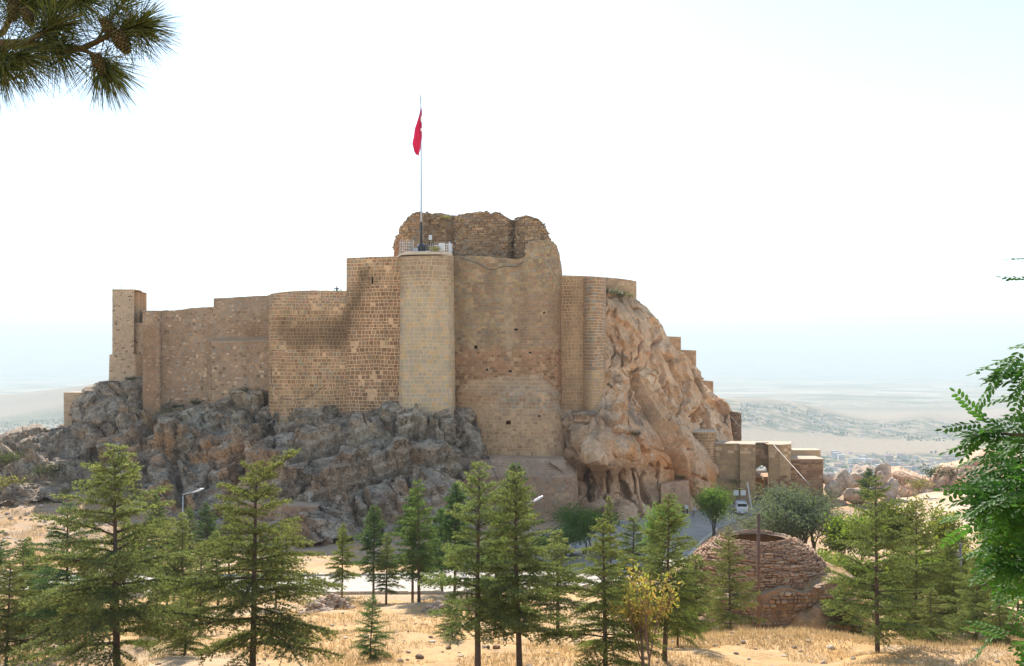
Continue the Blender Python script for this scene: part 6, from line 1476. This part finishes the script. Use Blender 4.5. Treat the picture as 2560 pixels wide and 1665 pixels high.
person('person in black crouching at the roadside below the cliff', G(1707, 139.5), dict(pelvis=(0, .06, .30), waist=(0, .05, .37), chest=(0, 0, .49), neck=(0, -.03, .60), head=(0, -.05, .665), crown=(0, -.05, .73), shl=(-.105, 0, .57), shr=(.105, 0, .57), ell=(-.14, -.1, .46), elr=(.14, -.1, .46), hal=(-.08, -.2, .42), har=(.08, -.2, .42), fil=(-.07, -.24, .41), fir=(.07, -.24, .41), hipl=(-.055, .04, .28), hipr=(.055, .04, .28), knl=(-.07, -.18, .30), knr=(.07, -.18, .30), anl=(-.06, -.05, .045), anr=(.06, -.05, .045), tol=(-.06, -.14, .015), tor=(.06, -.14, .015)), dict(legs=(.02, .02, .02), top=(.025, .022, .022), hair=(.03, .02, .02)), 1.6, .2)
wt = P(842, 727, 141)[2] - .9
mbp = MB(); a = P(800, 727, 142); b = P(862, 727, 142); mbp.box(((a[0] + b[0]) / 2, 143.4, wt - .1), (b[0] - a[0], 1.6, .2), None, (.4, .33, .26))
o = mbp.build('wall_walk', M_STONE); o['kind'] = 'structure'; o['label'] = 'stone wall walk behind the curved wall'
person('person in dark blue leaning on the curved wall top, hands propped', (P(842, 727, 143)[0], 143.0, wt), dict(ell=(-.22, .02, .68), elr=(.2, .02, .66), hal=(-.2, -.1, .56), har=(.15, -.12, .55), fil=(-.19, -.13, .53), fir=(.14, -.15, .53)), dict(legs=(.05, .06, .1), top=(.05, .06, .09), hair=(.16, .12, .09)), 1.8, .3)
person('smaller person in a pale top peering over the curved wall', (P(853, 727, 143)[0], 143.0, wt - .25), dict(head=(.02, -.05, .895), crown=(.03, -.07, .955)), dict(legs=(.05, .05, .06), top=(.5, .5, .52), hair=(.03, .025, .02)), 1.62, -.7)

# litter
g = G(1101, 31.6); t = thing('plastic_bag', 'crumpled white and red plastic litter on the straw ground', 'litter', g)
v, f = ICO[3]; link('bag', mesh_np('bag', v * [.17, .1, .06] + g + [0, 0, .04], f, True, np.tile([.8, .74, .72], (len(v), 1)), M_PAINT), t)
v, f = ICO[5]; link('red_print', mesh_np('red_print', v * [.06, .05, .035] + g + [0, -.06, .055], f, True, np.tile([.55, .03, .05], (len(v), 1)), M_PAINT), t)
mb = MB()
for i in range(26): p = P(565 + i * 1.2 + R.gauss(0, 2), 997 - i * .5 + R.gauss(0, 1.2), 144.6); mb.box(p, (.18, .1, .12), None, R.choice([(.05, .42, .40), (.1, .5, .47), (.5, .6, .58)]))
o = mb.build('litter_heap', M_PAINT); tag(o, 'turquoise litter caught at the foot of the curtain wall', 'litter')

# ------------------------------------------------------------------ boulders on the right bank and orange rock
for i, (u, v, w, h, Y, c, lab) in enumerate([(2115, 1205, 50, 52, 150, (.50, .44, .38), 'big rounded grey boulder at the willow edge'), (2160, 1195, 62, 62, 152, (.54, .48, .42), 'pale boulder left of the tiny dark tree'), (2205, 1180, 36, 50, 153, (.48, .42, .37), 'upright boulder right of the tiny dark tree'), (2200, 1215, 24, 56, 146, (.46, .41, .37), 'narrow standing boulder beside the round grey one'), (2228, 1222, 46, 56, 145, (.44, .40, .37), 'smooth egg-shaped grey boulder below the orange rock'),
     (2140, 1240, 60, 44, 144, (.50, .44, .38), 'low boulder in front of the pale one'), (2085, 1225, 40, 40, 150, (.52, .46, .40), 'boulder half hidden by the willow'), (2180, 1235, 34, 40, 143, (.5, .44, .39), 'small boulder between the standing and pale ones'), (2070, 1200, 40, 26, 155, (.58, .52, .46), 'flat pale boulder right of the gate annex')]):
    v0, f0 = ICO[i % 8]; import bmesh
    bm = bmesh.new(); bmesh.ops.create_icosphere(bm, subdivisions=4, radius=1); vv = np.array([q.co for q in bm.verts]); ff = np.array([[q.index for q in fc.verts] for fc in bm.faces]); bm.free()
    rsb = np.random.default_rng(i + 40)
    for _ in range(9): nb2 = unit(rsb.normal(size=3)); dd = vv @ nb2; lim = rsb.uniform(.5, .85); vv = vv - np.outer(np.clip(dd - lim, 0, None) * .85, nb2)
    vv = vv * (1 + .42 * fbm(vv * 1.2 + i * 7, 4, i)[:, None] + .14 * (1 - 2.5 * np.abs(fbm(vv * 2.5 + i, 3, i)))[:, None]); p = P(u, v, Y)
    vv = vv * [w / F * Y * .55, w / F * Y * .5, h / F * Y * .55] + p
    cc = np.tile(c, (len(vv), 1)) * (1 + .2 * fbm(vv / .8, 3, 3)[:, None]); o = link('boulder', mesh_np('boulder', vv, ff, True, cc, M_ROCKP)) if False else link('boulder', mesh_np('boulder', vv, ff, True, cc, M_CLIFF)); tag(o, lab, 'boulder', 'boulders on the right bank')
rock('orange_rock', [(2190, 1200), (2225, 1182), (2250, 1180), (2290, 1195), (2330, 1205), (2350, 1168), (2400, 1160), (2440, 1138), (2470, 1132), (2510, 1140), (2560, 1150), (2700, 1160)], [(2190, 1245), (2250, 1252), (2330, 1250), (2400, 1235), (2500, 1240), (2700, 1250)],
     [(2190, 1200, 158), (2250, 1180, 160), (2330, 1205, 160), (2440, 1140, 164), (2700, 1160, 166), (2190, 1245, 150), (2330, 1250, 152), (2500, 1240, 152), (2700, 1250, 152), (2400, 1190, 157), (2280, 1215, 155)],
     260, 80, M_CLIFF, col_pale, .7, .3, 14, 90, 4.0, 'orange and pale rocks on the right bank')

# ------------------------------------------------------------------ distant town
M_TOWN = attr_mat('town_walls', .9, var=((.02, 2, .08),), bump=(), spec=.1)
def house_mesh(roofh):
    v = [(-.5, -.5, 0), (.5, -.5, 0), (.5, .5, 0), (-.5, .5, 0), (-.5, -.5, 1), (.5, -.5, 1), (.5, .5, 1), (-.5, .5, 1)]
    me = bpy.data.meshes.new('wall'); me.from_pydata(v, [], [(0, 1, 5, 4), (1, 2, 6, 5), (2, 3, 7, 6), (3, 0, 4, 7), (4, 5, 6, 7)]); me.materials.append(M_TOWN)
    r = [(-.54, -.54, 1.003), (.54, -.54, 1.003), (.54, .54, 1.003), (-.54, .54, 1.003), (-.2, 0, 1.003 + roofh), (.2, 0, 1.003 + roofh)]
    mr = bpy.data.meshes.new('roof'); mr.from_pydata(r, [], [(0, 1, 5, 4), (2, 3, 4, 5), (1, 2, 5), (3, 0, 4), (3, 2, 1, 0)]); mr.materials.append(M_TOWN)
    return me, mr
HW, HR = house_mesh(.22); HW2, HR2 = house_mesh(.02)
wn_mesh = bpy.data.meshes.new('window_band'); wn_mesh.from_pydata([(-.42, -.503, 0), (.42, -.503, 0), (.42, -.503, 1), (-.42, -.503, 1)], [], [(0, 1, 2, 3)]); wn_mesh.materials.append(M_GLASS)
def house(x, y, w, d, h, rz, kind, lab, grp):
    z = float(far_z(np.array([x]), np.array([y]))[0]) - .8
    cols = dict(apartment=[(.62, .6, .58), (.55, .42, .36), (.66, .62, .55), (.5, .52, .56)], house=[(.7, .67, .62), (.6, .54, .47), (.75, .73, .7)])[kind]
    rc = R.choice([(.42, .19, .13), (.46, .24, .17)]) if kind == 'house' else R.choice([(.45, .25, .2), (.5, .5, .5), (.42, .22, .17)])
    M = Matrix.Translation((x, y, z)) @ Matrix.Rotation(rz, 4, 'Z') @ Matrix.Diagonal((w, d, h, 1)); ci = R.randrange(len(cols)); c = np.array(cols[ci]) * R.uniform(.9, 1.08)
    if grp: lab = (dict(apartment=['white', 'reddish', 'cream', 'bluish grey'], house=['pale', 'tan', 'white'])[kind][ci] + ' ' + ('wide ' if w > (19 if kind == 'apartment' else 13) else 'narrow ') + ({10: 'three-storey ', 13: 'four-storey ', 16: 'five-storey '}.get(h, '') if kind == 'apartment' else '') + lab) if 'alone' not in lab else lab
    t = thing('apartment_block' if kind == 'apartment' else 'far_house', lab, 'building', (x, y, z), grp)
    wl_ = link('wall', HW if kind == 'house' else HW2, t, M, (*c, 1)); link('roof', HR if kind == 'house' else HR2, t, M, (*rc, 1))
    if kind == 'apartment' and h > 11:
        for k in range(int(h / 3)):
            zf = (k * 3 + 1.1) / h; M2 = M @ Matrix.Translation((0, 0, zf)) @ Matrix.Diagonal((1, 1, 1.3 / h, 1)); link('window_band', wn_mesh, t, M2, (.06, .07, .08, 1))
def PX(u, Y): return (u - 1280) / F * Y
# the one grey block standing clear of the rest
house(PX(2090, 2900), 2900, 15, 14, 17, .2, 'apartment', 'grey apartment block standing alone at the town edge by the gate', 'apartment blocks in the distant town')
for i in range(46):
    Y = R.uniform(2420, 2980); u = R.uniform(2075, 2540) if R.random() < .85 else R.uniform(2075, 2200)
    house(PX(u, Y), Y, R.uniform(12, 26), R.uniform(11, 15), R.choice([10, 13, 13, 16]), R.gauss(.1, .3), 'apartment', 'apartment block in the distant town', 'apartment blocks in the distant town')
for i in range(120):
    Y = R.uniform(2380, 3050); u = R.uniform(2065, 2560)
    house(PX(u, Y), Y, R.uniform(9, 15), R.uniform(8, 11), R.uniform(3.5, 7), R.uniform(-.5, .5), 'house', 'red-roofed house among the distant town', 'small houses in the distant town')
for i in range(70):
    Y = R.uniform(3650, 4400); u = R.uniform(1855, 2560)
    house(PX(u, Y), Y, R.uniform(10, 18), R.uniform(8, 12), R.uniform(4, 8), R.uniform(-.5, .5), 'house', 'tiny house among the groves below the far hills', 'tiny houses below the far hills')
for i in range(16):
    Y = R.uniform(3500, 4000); u = R.uniform(20, 150)
    house(PX(u, Y), Y, R.uniform(12, 40), 10, R.uniform(4, 6), R.uniform(-.2, .2), 'house', 'tiny farm shed on the far fields at the left', 'farm sheds on the left fields')
# trees of the far country: one mass
n = 9000; Y = np.concatenate([RNG.uniform(2350, 3080, n // 2), RNG.uniform(3560, 4250, n // 2)]); U = RNG.uniform(-60, 2600, n); k = (U < 190) | (U > 1850); Y, U = Y[k], U[k]; X = PX(U, Y)
f = fbm(np.stack([X / 130, Y / 200, X * 0], 1), 3, 88); k = f > .06; X, Y = X[k], Y[k]; Z = far_z(X, Y); s = RNG.uniform(1.5, 4.5, len(X))
v0, f0 = ICO[2]; v0 = v0[:]; 
import bmesh
bm = bmesh.new(); bmesh.ops.create_icosphere(bm, subdivisions=1, radius=1); v0 = np.array([q.co for q in bm.verts]); f0 = np.array([[q.index for q in fc.verts] for fc in bm.faces]); bm.free()
V = (v0[None] * (s[:, None, None] * RNG.uniform(.7, 1.3, (len(s), len(v0), 1))) + np.stack([X, Y, Z + s * .7], 1)[:, None]).reshape(-1, 3); Fc = (f0[None] + (np.arange(len(s)) * len(v0))[:, None, None]).reshape(-1, 3)
C = np.repeat(np.array([(.05, .08, .035), (.07, .10, .04), (.09, .11, .05)])[RNG.integers(0, 3, len(s))], len(v0), 0)
o = link('far_woods', mesh_np('far_woods', V, Fc, False, C, M_TOWN)); tag(o, 'far groves dotted across plain and town', 'woods'); o['kind'] = 'stuff'

# ------------------------------------------------------------------ haze
HAZE = 1.4e-4
mb = MB(); mb.box((0, 20000, CZ + 300), (110000, 46400, 1240)); me = mb.mesh('haze', None, False, False)
m, nt, out = new_mat('haze'); pv = nd(nt, 'ShaderNodeVolumePrincipled'); pv.inputs['Color'].default_value = (.89, 1.0, .98, 1); pv.inputs['Density'].default_value = HAZE; pv.inputs['Anisotropy'].default_value = .05
nt.links.new(pv.outputs[0], out.inputs['Volume']); me.materials.append(m)
o = link('haze', me); o['kind'] = 'stuff'; o['label'] = 'pale summer haze over the plain'; o['category'] = 'haze'

for o in _things:
    o['kind'] = 'thing'
for o in bpy.data.objects:
    if o.get('category') and not o.get('kind'): o['kind'] = 'thing'
    if '_loc' in o: del o['_loc']
